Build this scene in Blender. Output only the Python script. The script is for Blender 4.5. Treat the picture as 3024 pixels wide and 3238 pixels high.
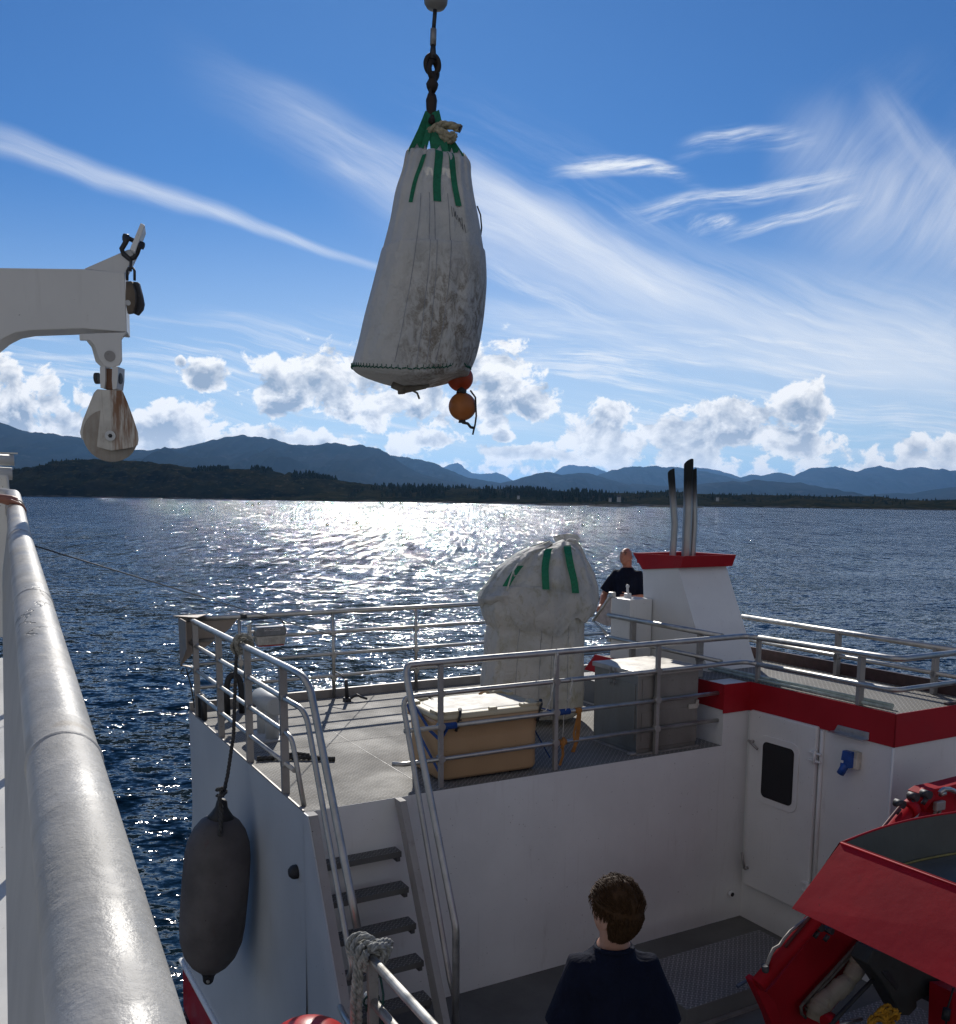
import bpy, bmesh, math, random
from mathutils import Vector, Matrix, Euler, noise as mnoise
R = math.radians
for o in list(bpy.data.objects): bpy.data.objects.remove(o)
SC = bpy.context.scene
COL = SC.collection
random.seed(7)

# ------------------------------------------------------------------ camera
HC = 6.6                                   # eye height above the water
F, CX, CY = 2950.0, 1512.0, 2016.0         # focal length / principal point of the photograph
CAMR = Matrix(((0.999895, -0.014489, 0.0), (0.002152, 0.148489, -0.988912), (0.014329, 0.988808, 0.148504)))
cam = bpy.data.cameras.new('camera'); camo = bpy.data.objects.new('camera', cam); COL.objects.link(camo)
camo.matrix_world = Matrix.Translation((0, 0, HC)) @ CAMR.to_4x4()
cam.sensor_fit = 'HORIZONTAL'; cam.sensor_width = 36.0
cam.lens = 36.0 * F / 3024.0
cam.shift_y = (CY - 1619.0) / 3024.0
cam.clip_start = 0.05; cam.clip_end = 120000
SC.camera = camo
SC.render.resolution_x = 956; SC.render.resolution_y = 1024
SC.view_settings.view_transform = 'Standard'; SC.view_settings.look = 'None'
SC.view_settings.exposure = 0.0; SC.view_settings.gamma = 1.0
SC.cycles.max_bounces = 8; SC.cycles.diffuse_bounces = 4; SC.cycles.glossy_bounces = 3
SC.cycles.transmission_bounces = 4; SC.cycles.volume_bounces = 0
SC.cycles.use_denoising = True; SC.cycles.denoising_prefilter = 'NONE'

def wray(px, py):                          # direction seen at a photograph pixel, world axes
    return CAMR @ Vector((px - CX, CY - py, -F))
def waz(px, py):                           # gnomonic sky coordinates about due ahead
    d = wray(px, py); return d.x / d.y, d.z / d.y

# ------------------------------------------------------------------ node helper
class G:
    """tiny expression builder for shader nodes"""
    def __init__(s, nt): s.nt = nt; s.n = nt.nodes; s.l = nt.links
    def node(s, t, **kw):
        n = s.n.new(t)
        for k, v in kw.items(): setattr(n, k, v)
        return n
    def put(s, sock, v):
        if isinstance(v, bpy.types.NodeSocket): s.l.new(v, sock)
        elif v is not None:
            if isinstance(v, (tuple, list)) and hasattr(sock.default_value, '__len__') and len(sock.default_value) == 4 and len(v) == 3: v = (*v, 1)
            sock.default_value = v
    def m(s, op, a, b=None, c=None, clamp=False):
        n = s.node('ShaderNodeMath', operation=op); n.use_clamp = clamp
        s.put(n.inputs[0], a)
        if b is not None: s.put(n.inputs[1], b)
        if c is not None: s.put(n.inputs[2], c)
        return n.outputs[0]
    def add(s, a, b): return s.m('ADD', a, b)
    def sub(s, a, b): return s.m('SUBTRACT', a, b)
    def mul(s, a, b): return s.m('MULTIPLY', a, b)
    def div(s, a, b): return s.m('DIVIDE', a, b)
    def mx(s, a, b): return s.m('MAXIMUM', a, b)
    def mn(s, a, b): return s.m('MINIMUM', a, b)
    def ab(s, a): return s.m('ABSOLUTE', a)
    def ss(s, x, lo, hi, a=0.0, b=1.0):     # smoothstep remap
        n = s.node('ShaderNodeMapRange', interpolation_type='SMOOTHSTEP')
        s.put(n.inputs['Value'], x); n.inputs['From Min'].default_value = lo; n.inputs['From Max'].default_value = hi
        n.inputs['To Min'].default_value = a; n.inputs['To Max'].default_value = b
        return n.outputs['Result']
    def vec(s, x, y, z=0.0):
        n = s.node('ShaderNodeCombineXYZ'); s.put(n.inputs[0], x); s.put(n.inputs[1], y); s.put(n.inputs[2], z); return n.outputs[0]
    def xyz(s, v):
        n = s.node('ShaderNodeSeparateXYZ'); s.put(n.inputs[0], v); return n.outputs
    def vmul(s, v, k):
        n = s.node('ShaderNodeVectorMath', operation='MULTIPLY'); s.put(n.inputs[0], v); s.put(n.inputs[1], k); return n.outputs[0]
    def vadd(s, v, k):
        n = s.node('ShaderNodeVectorMath', operation='ADD'); s.put(n.inputs[0], v); s.put(n.inputs[1], k); return n.outputs[0]
    def noise(s, v, scale, detail=4.0, rough=0.55, dist=0.0, out=0, lac=2.0):
        n = s.node('ShaderNodeTexNoise'); s.put(n.inputs['Vector'], v); s.put(n.inputs['Scale'], scale)
        n.inputs['Detail'].default_value = detail; n.inputs['Roughness'].default_value = rough
        n.inputs['Distortion'].default_value = dist; n.inputs['Lacunarity'].default_value = lac
        return n.outputs[out]
    def voro(s, v, scale, feature='F1', out=0):
        n = s.node('ShaderNodeTexVoronoi', feature=feature); s.put(n.inputs['Vector'], v); s.put(n.inputs['Scale'], scale); return n.outputs[out]
    def mix(s, f, a, b):
        n = s.node('ShaderNodeMix', data_type='RGBA'); s.put(n.inputs[0], f); s.put(n.inputs[6], a); s.put(n.inputs[7], b); return n.outputs[2]
    def ramp(s, f, stops):
        n = s.node('ShaderNodeValToRGB'); s.put(n.inputs[0], f); e = n.color_ramp.elements
        while len(e) < len(stops): e.new(0.5)
        for k, (p, c) in enumerate(stops):
            e[k].position = p; e[k].color = (*c, 1) if len(c) == 3 else c
        return n.outputs[0]
    def bump(s, h, strength=1.0, dist=0.01, normal=None):
        n = s.node('ShaderNodeBump'); s.put(n.inputs['Height'], h); n.inputs['Strength'].default_value = strength
        n.inputs['Distance'].default_value = dist
        if normal is not None: s.put(n.inputs['Normal'], normal)
        return n.outputs[0]
    def objco(s): return s.node('ShaderNodeTexCoord').outputs['Object']
    def wpos(s): return s.node('ShaderNodeNewGeometry').outputs['Position']

# ------------------------------------------------------------------ sky, clouds
SUN_AZ, SUN_EL = R(-4.9), R(30.6)          # azimuth measured from +Y towards +X
W = bpy.data.worlds.new('World'); SC.world = W; W.use_nodes = True
W.node_tree.nodes.clear()
g = G(W.node_tree)
out = g.node('ShaderNodeOutputWorld'); bg = g.node('ShaderNodeBackground')
g.l.new(bg.outputs[0], out.inputs[0]); bg.inputs['Strength'].default_value = 0.1
sky = g.node('ShaderNodeTexSky', sky_type='NISHITA'); sky.sun_disc = False
sky.sun_elevation = SUN_EL; sky.sun_rotation = SUN_AZ
sky.altitude = 0; sky.air_density = 1.0; sky.dust_density = 0.05; sky.ozone_density = 3.0
skyc = g.vmul(sky.outputs[0], (0.242, 0.470, 0.735))
D = g.node('ShaderNodeTexCoord').outputs['Generated']
dx, dy, dz = g.xyz(D)
ady = g.mx(g.ab(dy), 0.06)
X = g.div(dx, ady); Z = g.div(dz, ady)
g.l.new(g.vec(dx, dy, g.add(g.ab(dz), 0.012)), sky.inputs['Vector'])
front = g.ss(dz, -0.02, 0.0)
P2 = g.vec(X, Z, g.m('SIGN', dy))
warp = g.noise(P2, 3.2, 3, 0.5, out=1)
wv = g.vmul(g.vadd(warp, (-0.5, -0.5, -0.5)), (0.10, 0.07, 0.0))
PW = g.vadd(P2, wv)
Xw, Zw, _ = g.xyz(PW)
def q(x, y): return waz(x * 1.62843, y * 1.62843)   # display pixels -> sky coordinates

def stroke(pts, wu, wd, strength, slope, xs=2.2, zs=60.0, amp=0.9, hi=1.0):
    """one streak of cirrus: parabola through three sky points, own width, noise stretched along it"""
    (x0, z0), (x1, z1), (x2, z2) = [q(*p) for p in pts]
    a = ((z2 - z0) / (x2 - x0) - (z1 - z0) / (x1 - x0)) / (x2 - x1)
    b = (z1 - z0) / (x1 - x0) - a * (x0 + x1); c = z0 - b * x0 - a * x0 * x0
    zc = g.m('MULTIPLY_ADD', Xw, g.m('MULTIPLY_ADD', Xw, a, b), c)
    off = g.sub(Zw, zc)
    t0 = g.ss(X, min(x0, x2), max(x0, x2))            # 0..1 along
    wid0, wid1 = (wu if x0 < x2 else wu[::-1]), (wd if x0 < x2 else wd[::-1])
    lu = g.m('MULTIPLY_ADD', t0, (wid0[1] - wid0[0]) / 1812.0, wid0[0] / 1812.0)
    ld = g.m('MULTIPLY_ADD', t0, (wid1[1] - wid1[0]) / 1812.0, wid1[0] / 1812.0)
    up = g.div(g.mx(off, 0.0), lu); dn = g.div(g.mx(g.mul(off, -1.0), 0.0), ld)
    prof = g.ss(g.add(up, dn), 0.0, 1.0, 1.0, 0.0)
    e = 0.22 * abs(x2 - x0)
    lo, hi_ = min(x0, x2), max(x0, x2)
    fade = g.mul(g.ss(X, lo - e, lo + e), g.ss(X, hi_ - e, hi_ + e, 1.0, 0.0))
    ca, sa = math.cos(slope), math.sin(slope)
    al = g.add(g.mul(Xw, ca), g.mul(Zw, sa)); ac = g.sub(g.mul(Zw, ca), g.mul(Xw, sa))
    st = g.noise(g.vec(g.mul(al, xs), g.mul(ac, zs), slope * 5), 1.0, 5, 0.62)
    s2 = g.noise(g.vec(g.mul(al, xs * 3.2), g.mul(ac, zs * 3.6), slope * 9 + 2), 1.0, 4, 0.6)
    st = g.m('MULTIPLY_ADD', g.add(g.mul(st, 0.66), g.mul(s2, 0.34)), 3.6 * amp, 0.55 - 1.8 * amp, clamp=False)
    if max(wu) < 30:
        s3 = g.noise(g.vec(g.mul(al, xs * 1.6), g.mul(ac, zs * 1.5), slope * 3 + 8), 1.0, 5, 0.66)
        st = g.mul(st, g.ss(s3, 0.36, 0.62, 0.15, 1.25))
    return g.mul(g.mul(prof, fade), g.mul(g.m('MAXIMUM', st, 0.0), strength))
cir = []
cir.append(stroke([(-60, 235), (360, 398), (745, 505)], (48, 12), (42, 14), 0.85, -0.36, 3.0, 34, 0.55))
cir.append(stroke([(600, 232), (1150, 478), (1950, 700)], (55, 150), (120, 130), 0.78, -0.42, 3.2, 30, 0.75))
cir.append(stroke([(880, 300), (1050, 400), (1330, 520)], (40, 40), (70, 60), 0.42, -0.45, 3.0, 36, 0.6))
cir.append(stroke([(640, 330), (720, 352), (800, 372)], (26, 20), (20, 20), 0.35, -0.4, 5.0, 40, 0.8))
cir.append(stroke([(760, 330), (1250, 560), (2000, 760)], (90, 120), (160, 150), 0.50, -0.40, 2.2, 16, 0.5))
cir.append(stroke([(880, 575), (1200, 650), (1800, 735)], (50, 40), (45, 30), 0.50, -0.22, 3.0, 40, 0.9))
cir.append(stroke([(1560, 330), (1740, 400), (1980, 560)], (150, 190), (190, 120), 0.62, 1.05, 2.6, 18, 0.75))
cir.append(stroke([(1700, 220), (1800, 330), (1900, 520)], (60, 60), (70, 90), 0.30, -0.9, 3.0, 26, 0.8))
cir.append(stroke([(1100, 338), (1215, 328), (1335, 344)], (26, 16), (22, 20), 0.95, 0.08, 7, 60, 1.2))
cir.append(stroke([(1262, 412), (1430, 384), (1620, 352)], (26, 28), (24, 22), 1.0, 0.16, 5, 52, 1.2))
cir.append(stroke([(1430, 462), (1530, 425), (1660, 385)], (16, 26), (18, 22), 0.95, 0.34, 5, 52, 1.2))
cir.append(stroke([(1345, 430), (1385, 434), (1425, 432)], (24, 20), (24, 18), 0.95, 0.4, 9, 40, 1.3))
cir.append(stroke([(1340, 300), (1450, 268), (1560, 270)], (29, 28), (28, 28), 0.7, 0.22, 5, 46, 1.3))
cir.append(stroke([(1490, 600), (1540, 606), (1600, 620)], (7, 6), (6, 7), 0.75, -0.15, 8, 70, 0.7))
cir.append(stroke([(-20, 702), (220, 716), (560, 745)], (9, 8), (9, 9), 0.8, -0.06, 6, 80, 0.5))
cir.append(stroke([(400, 625), (600, 650), (760, 680)], (16, 20), (16, 16), 0.35, -0.12, 5, 70, 0.9))
cir.append(stroke([(0, 660), (60, 668), (170, 690)], (16, 10), (10, 8), 0.4, -0.12, 5, 70, 0.8))
# feathery sheets over the centre and right
def sheetf(slope, xs, zs, lo, hi, mask, k, seed):
    ca_, sa_ = math.cos(slope), math.sin(slope)
    al = g.add(g.mul(Xw, ca_), g.mul(Zw, sa_)); ac = g.sub(g.mul(Zw, ca_), g.mul(Xw, sa_))
    n_ = g.noise(g.vec(g.mul(al, xs), g.mul(ac, zs), seed), 1.0, 7, 0.68)
    lump = g.noise(g.vec(g.mul(al, 2.0), g.mul(ac, 6.0), seed + 4), 1.0, 3, 0.5)
    return g.mul(g.mul(g.ss(n_, lo, hi), g.ss(lump, 0.38, 0.62)), g.mul(mask, k))
mA = g.mul(g.mul(g.ss(X, -0.12, 0.10), g.ss(Z, 0.10, 0.20)), g.ss(g.m('MULTIPLY_ADD', X, -0.42, 0.40), 0.0, 0.5, 1.0, 1.0))
mA = g.mul(mA, g.ss(g.add(Z, g.mul(X, 0.45)), 0.28, 0.42, 1.0, 0.0))
cir.append(sheetf(-0.40, 4.0, 40.0, 0.44, 0.72, mA, 0.75, 3.0))
mB = g.mul(g.ss(X, 0.26, 0.42), g.mul(g.ss(Z, 0.10, 0.2), g.ss(Z, 0.34, 0.46, 1.0, 0.0)))
cir.append(sheetf(0.85, 3.0, 16.0, 0.40, 0.80, mB, 0.42, 6.0))
cir.append(sheetf(-0.14, 4.0, 70.0, 0.46, 0.66, g.mul(g.ss(Z, 0.03, 0.07), g.ss(Z, 0.13, 0.20, 1.0, 0.0)), 0.75, 9.0))
# altocumulus flecks and thin sheets lower down
band = g.mul(g.ss(Z, 0.035, 0.09), g.ss(Z, 0.14, 0.205, 1.0, 0.0))
fl = g.noise(g.vec(g.mul(Xw, 5.0), g.mul(g.add(Zw, g.mul(X, 0.13)), 62.0), 2.0), 1.0, 6, 0.66)
fl2 = g.noise(g.vec(g.mul(X, 2.2), g.mul(Z, 9.0), 5.0), 1.0, 2, 0.5)
rightish = g.ss(X, -0.5, 0.25, 0.10, 1.0)
sheet = g.mul(g.mul(g.ss(fl, 0.50, 0.66), g.ss(fl2, 0.40, 0.62)), g.mul(band, rightish))
cir.append(g.mul(sheet, 0.8))
veil = g.mul(g.ss(Z, 0.02, 0.10), g.ss(Z, 0.10, 0.33, 1.0, 0.0))
cir.append(g.mul(veil, g.ss(X, -0.6, 0.2, 0.03, 0.14)))
ci = cir[0]
for c in cir[1:]: ci = g.sub(g.add(ci, c), g.mul(g.mn(ci, 1.0), g.mn(c, 1.0)))
ci = g.mul(g.mn(ci, 0.94), front)
glow = g.mul(g.ss(dz, -0.01, 0.31, 0.66, 0.0), g.ss(g.ab(X), 0.0, 0.9, 1.0, 0.62))
skyc = g.mix(g.mul(glow, front), skyc, (6.9, 8.3, 9.1))
col = g.mix(ci, skyc, (8.6, 8.9, 9.3))
# cumulus: a field of puffs low over the mountains
blobs = [(-40, 770, 190, 95), (60, 820, 160, 60), (330, 838, 150, 78), (395, 730, 62, 34), (640, 752, 178, 76), (800, 790, 120, 52), (965, 745, 90, 98), (1040, 780, 70, 40),
         (1165, 838, 82, 66), (1190, 800, 60, 32), (1330, 860, 120, 60), (1430, 830, 130, 58), (1560, 790, 66, 62), (1530, 850, 120, 40), (1830, 880, 110, 46), (975, 845, 26, 17), (840, 850, 80, 22), (345, 705, 16, 12),
         (1700, 905, 60, 22), (1010, 880, 130, 20), (560, 850, 170, 34)]
big = g.noise(g.vec(X, Z, 0.0), 7.0, 2, 0.5, out=1)
Pb = g.vadd(g.vec(X, Z, 0.0), g.vmul(g.vadd(big, (-.5, -.5, -.5)), (0.05, 0.03, 0.0)))
Xb, Zb, _ = g.xyz(Pb)
fld = None; under = None
for (bx, by, rx, ry) in blobs:
    cxx, czz = q(bx, by)
    e = g.m('MULTIPLY_ADD', g.m('POWER', g.div(g.sub(Xb, cxx), rx / 1812.0), 2.0), -1.0, 1.0)
    e = g.sub(e, g.m('POWER', g.div(g.sub(Zb, czz), ry / 1812.0), 2.0))
    un = g.mul(g.ss(e, -0.1, 0.45), g.ss(g.div(g.sub(czz, Zb), ry / 1812.0), -0.35, 0.75)); under = un if under is None else g.mx(under, un)
    e = g.mx(e, -4.0)
    fld = e if fld is None else g.m('SMOOTH_MAX', fld, e, 0.15)
lowb = g.mul(g.ss(Z, -0.02, 0.03), g.ss(Z, 0.05, 0.105, 1.0, 0.0))
fld = g.mx(fld, g.m('MULTIPLY_ADD', lowb, 4.4, -4.07))
pn = g.noise(g.vec(X, g.mul(Z, 1.25), 3.0), 26.0, 7, 0.62, 0.25)
pv = g.voro(g.vadd(g.vec(X, g.mul(Z, 1.2), 0.0), g.vmul(g.vadd(g.noise(P2, 30.0, 3, 0.6, out=1), (-.5, -.5, -.5)), (0.03, 0.03, 0.0))), 34.0, 'SMOOTH_F1')
pu = g.sub(0.55, pv)
dens = g.add(fld, g.add(g.m('MULTIPLY_ADD', pn, 4.4, -2.42), g.mul(pu, 0.75)))
ca = g.mul(g.ss(dens, -0.05, 0.36), front)
# lit rims and grey cores: the sun stands behind and above, so thick parts are grey, thin and upper edges white
pn2 = g.noise(g.vec(X, g.m('MULTIPLY_ADD', Z, 1.25, 0.018), 3.0), 26.0, 4, 0.58, 0.25)
relief = g.sub(pn, pn2)
thick = g.ss(dens, 0.22, 1.15)
shade = g.m('SUBTRACT', g.add(g.m('MULTIPLY_ADD', thick, 0.66, 0.04), g.mul(g.mul(under, thick), 0.60)), g.mul(relief, 4.2), clamp=True)
lown = g.ss(Z, 0.02, 0.085)
ccol = g.mix(shade, g.mix(lown, (10.6, 10.3, 9.5), (10.2, 10.1, 9.9)), g.mix(lown, (7.4, 7.5, 7.3), (3.2, 3.9, 4.9)))
col = g.mix(ca, col, ccol)
# unseen cloud added behind the viewer as neutral fill for shaded walls
rear_fill = g.mul(g.ss(dy, -0.10, -0.45), g.ss(g.noise(D, 2.2, 4, 0.55), 0.36, 0.56))
leftrear = g.ss(g.add(g.mul(dx, -0.874), g.mul(dy, -0.4855)), 0.25, 0.75, 0.6, 0.9)  # added fill is stronger from the left rear
col = g.mix(g.mul(rear_fill, leftrear), col, (5.0, 4.55, 4.1))
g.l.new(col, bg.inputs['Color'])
W.cycles.sampling_method = 'MANUAL'; W.cycles.sample_map_resolution = 1024

sun = bpy.data.lights.new('sun', 'SUN'); suno = bpy.data.objects.new('sun', sun); COL.objects.link(suno)
sun.energy = 3.8; sun.angle = R(0.53); sun.color = (1.0, 0.95, 0.87)
sd = Vector((math.sin(SUN_AZ) * math.cos(SUN_EL), math.cos(SUN_AZ) * math.cos(SUN_EL), math.sin(SUN_EL)))
suno.rotation_euler = sd.to_track_quat('Z', 'Y').to_euler(); suno.location = (0, 0, 60)
# ------------------------------------------------------------------ object helpers
BR = Matrix(((0.874219, -0.485417, -0.01058), (0.485511, 0.874175, 0.009831), (0.004477, -0.013731, 0.999896)))
BM = Matrix.Translation((0, 0, HC)) @ BR.to_4x4()     # boat axes: u along the deck wall, v away across the deck, z up; origin at the eye

def tag(o, label=None, cat=None, group=None, kind=None):
    if label: o['label'] = label
    if cat: o['category'] = cat
    if group: o['group'] = group
    if kind: o['kind'] = kind
    return o

class MB:
    """collects shapes and links them as ONE mesh object"""
    def __init__(s): s.bm = bmesh.new(); s.mi = 0
    def _f(s, vs, smooth=False):
        try:
            f = s.bm.faces.new(vs); f.smooth = smooth; f.material_index = s.mi; return f
        except ValueError: return None
    def box(s, x0, x1, y0, y1, z0, z1, bev=0.0, rot=None):
        tmp = bmesh.new() if bev else s.bm
        bm = tmp
        c = [(x, y, z) for x in (x0, x1) for y in (y0, y1) for z in (z0, z1)]
        v = [bm.verts.new(p) for p in c]
        fs = []
        for q_ in ((0, 1, 3, 2), (4, 6, 7, 5), (0, 4, 5, 1), (2, 3, 7, 6), (0, 2, 6, 4), (1, 5, 7, 3)):
            f = bm.faces.new([v[i] for i in q_]); f.material_index = s.mi; fs.append(f)
        if bev:
            bmesh.ops.bevel(bm, geom=bm.edges[:], offset=bev, segments=2, profile=0.5, affect='EDGES')
            for f in bm.faces: f.material_index = s.mi
            s._merge(bm)
        return s
    def _merge(s, bm, mat=None):
        mp = {}
        for v in bm.verts: mp[v] = s.bm.verts.new(mat @ v.co if mat else v.co)
        for f in bm.faces:
            try:
                nf = s.bm.faces.new([mp[v] for v in f.verts]); nf.smooth = f.smooth; nf.material_index = s.mi
            except ValueError: pass
        bm.free(); return s
    def obox(s, mat, sx, sy, sz, bev=0.0):     # oriented box centred on mat
        bm = bmesh.new(); bmesh.ops.create_cube(bm, size=1.0)
        for v in bm.verts: v.co = Vector((v.co.x * sx, v.co.y * sy, v.co.z * sz))
        if bev: bmesh.ops.bevel(bm, geom=bm.edges[:], offset=bev, segments=2, profile=0.5, affect='EDGES')
        return s._merge(bm, mat)
    def prism(s, poly, d, bev=0.0):            # polygon of 3-D points extruded by vector d
        bm = bmesh.new(); d = Vector(d)
        a = [bm.verts.new(p) for p in poly]; b = [bm.verts.new(Vector(p) + d) for p in poly]
        n = len(poly)
        bm.faces.new(a[::-1]); bm.faces.new(b)
        for i in range(n): bm.faces.new((a[i], a[(i + 1) % n], b[(i + 1) % n], b[i]))
        bmesh.ops.recalc_face_normals(bm, faces=bm.faces[:])
        if bev: bmesh.ops.bevel(bm, geom=bm.edges[:], offset=bev, segments=2, profile=0.5, affect='EDGES')
        return s._merge(bm)
    def tube(s, pts, r, seg=12, cap=True, closed=False, twist=0):
        pts = [Vector(p) for p in pts]; n = len(pts)
        rr = r if isinstance(r, (list, tuple)) else [r] * n
        rings = []; up = None
        for i, p in enumerate(pts):
            if closed: t = pts[(i + 1) % n] - pts[i - 1]
            else: t = (pts[min(i + 1, n - 1)] - pts[max(i - 1, 0)])
            t.normalize()
            if up is None: up = Vector((0, 0, 1)) if abs(t.z) < 0.9 else Vector((1, 0, 0))
            x = t.cross(up)
            if x.length < 1e-4: x = t.orthogonal()
            x.normalize(); y = x.cross(t); y.normalize(); up = y
            rings.append([s.bm.verts.new(p + (x * math.cos(a) + y * math.sin(a)) * rr[i]) for a in [2 * math.pi * k / seg for k in range(seg)]])
        m = n if closed else n - 1
        for i in range(m):
            A, B = rings[i], rings[(i + 1) % n]
            for k in range(seg): s._f((A[k], A[(k + 1) % seg], B[(k + 1) % seg], B[k]), True)
        if cap and not closed: s._f(rings[0][::-1]); s._f(rings[-1])
        return s
    def lathe(s, prof, mat, seg=24, smooth=True, cap=True):    # prof: (radius, height) along mat's Z
        rings = []
        for (r, h) in prof:
            rings.append([s.bm.verts.new(mat @ Vector((r * math.cos(2 * math.pi * k / seg), r * math.sin(2 * math.pi * k / seg), h))) for k in range(seg)])
        for A, B in zip(rings, rings[1:]):
            for k in range(seg): s._f((A[k], A[(k + 1) % seg], B[(k + 1) % seg], B[k]), smooth)
        if cap: s._f(rings[0][::-1]); s._f(rings[-1])
        return s
    def grid(s, rows, smooth=True, closed=False):
        vs = [[s.bm.verts.new(p) for p in r] for r in rows]
        for A, B in zip(vs, vs[1:]):
            n = len(A)
            for k in range(n if closed else n - 1): s._f((A[k], A[(k + 1) % n], B[(k + 1) % n], B[k]), smooth)
        return vs
    def ball(s, c, r, sub=3, sc=(1, 1, 1)):
        bm = bmesh.new(); bmesh.ops.create_icosphere(bm, subdivisions=sub, radius=r)
        for v in bm.verts: v.co = Vector((v.co.x * sc[0], v.co.y * sc[1], v.co.z * sc[2])) + Vector(c)
        for f in bm.faces: f.smooth = True
        return s._merge(bm)
    def build(s, name, mats, parent=None, base=None, frame=None, label=None):
        """base: point in the frame that becomes the object's origin; frame: matrix of the axes the shapes were given in"""
        bmesh.ops.recalc_face_normals(s.bm, faces=s.bm.faces[:])
        me = bpy.data.meshes.new(name); 
        b = Vector(base) if base is not None else (Vector(parent['_b']) if parent is not None and '_b' in parent else Vector((0, 0, 0)))
        if b.length: bmesh.ops.translate(s.bm, verts=s.bm.verts[:], vec=-b)
        s.bm.to_mesh(me); s.bm.free()
        for m_ in (mats if isinstance(mats, (list, tuple)) else [mats]): me.materials.append(m_)
        o = bpy.data.objects.new(name, me); COL.objects.link(o)
        if parent is not None:
            o.parent = parent; TMPB[o.name] = b
        else:
            fr = frame if frame is not None else Matrix.Identity(4)
            o.matrix_world = fr @ Matrix.Translation(b)
        if label: o['label'] = label
        return o
TMPB = {}
def thing(name, label, cat, base, frame=None, group=None):
    o = bpy.data.objects.new(name, None); COL.objects.link(o); o.empty_display_size = 0.2
    o.matrix_world = (frame if frame is not None else Matrix.Identity(4)) @ Matrix.Translation(Vector(base))
    ROOTB[o.name] = Vector(base)
    return tag(o, label, cat, group)
ROOTB = {}
def part(mb, name, mats, parent, label=None):
    """child mesh given in the same axes as its thing"""
    root = parent
    while root.parent is not None: root = root.parent
    return mb.build(name, mats, parent=parent, base=ROOTB[root.name], label=label)
def solo(mb, name, mats, label, cat, base, frame=None, group=None):
    o = mb.build(name, mats, base=base, frame=frame); return tag(o, label, cat, group)
def rtm(a, b):                               # matrix at a with Z towards b
    a, b = Vector(a), Vector(b); return Matrix.Translation(a) @ (b - a).to_track_quat('Z', 'Y').to_matrix().to_4x4()
def arc(p0, p1, p2, n=6):                    # quadratic bend
    p0, p1, p2 = Vector(p0), Vector(p1), Vector(p2)
    return [(1 - t) ** 2 * p0 + 2 * t * (1 - t) * p1 + t * t * p2 for t in [k / n for k in range(n + 1)]]
def rope_mesh(mb, pts, r, pitch=None, seg=6):
    """three strands laid round each other along pts"""
    pts = [Vector(p) for p in pts]; pitch = pitch or r * 7
    # resample
    L = [0]
    for a, b in zip(pts, pts[1:]): L.append(L[-1] + (b - a).length)
    n = max(8, int(L[-1] / pitch * 8)); res = []
    for k in range(n + 1):
        t = L[-1] * k / n; i = 0
        while i < len(L) - 2 and L[i + 1] < t: i += 1
        f = (t - L[i]) / max(1e-6, L[i + 1] - L[i]); res.append(pts[i].lerp(pts[i + 1], f))
    for sidx in range(3):
        q_ = []; up = None
        for k, p in enumerate(res):
            t = (res[min(k + 1, n)] - res[max(k - 1, 0)]).normalized()
            if up is None: up = t.orthogonal().normalized()
            x = t.cross(up).normalized(); up = x.cross(t).normalized()
            a = 2 * math.pi * (k / 8.0) + sidx * 2 * math.pi / 3
            q_.append(p + (x * math.cos(a) + up * math.sin(a)) * r * 0.55)
        mb.tube(q_, r * 0.62, seg)
    return mb

# ------------------------------------------------------------------ materials
MATS = {}
def mat(name):
    m_ = bpy.data.materials.new(name); m_.use_nodes = True
    b = m_.node_tree.nodes['Principled BSDF']; MATS[name] = m_
    return m_, G(m_.node_tree), b
def paint(name, col, rough=0.45, var=0.12, dirt=(0.16, 0.13, 0.10), dirt_amt=0.25, scale=2.0, bumpy=0.3, coat=0.0, spec=0.5):
    m_, g, b = mat(name); co = g.objco()
    n1 = g.noise(co, scale, 5, 0.6); n2 = g.noise(g.vmul(co, (1, 1, 0.22)), scale * 4, 6, 0.68)
    c = g.mix(g.ss(n1, 0.3, 0.7), tuple(x * (1 - var) for x in col), tuple(min(1, x * (1 + var * 0.6)) for x in col))
    c = g.mix(g.mul(g.ss(n2, 0.60, 0.80), dirt_amt), c, dirt)
    run = g.noise(g.vmul(co, (6.0, 6.0, 0.35)), 3.0, 4, 0.6); pit = g.noise(co, 42.0, 2, 0.5)
    c = g.mix(g.mul(g.mul(g.ss(run, 0.58, 0.70), g.ss(n1, 0.42, 0.6)), dirt_amt * 0.35), c, dirt); c = g.mix(g.mul(g.ss(pit, 0.735, 0.76), dirt_amt * 2.0), c, tuple(k * 0.5 for k in dirt))
    g.put(b.inputs['Base Color'], c)
    g.put(b.inputs['Roughness'], g.ss(n1, 0.2, 0.8, rough - 0.08, rough + 0.12))
    g.put(b.inputs['Normal'], g.bump(g.add(g.mul(g.noise(co, 1.3, 2, 0.5), 4.0), g.add(g.noise(co, 9.0, 4, 0.55), g.mul(g.noise(co, 160.0, 2, 0.5), 0.12))), bumpy, 0.006))
    b.inputs['Specular IOR Level'].default_value = spec
    if coat: b.inputs['Coat Weight'].default_value = coat
    return m_
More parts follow.
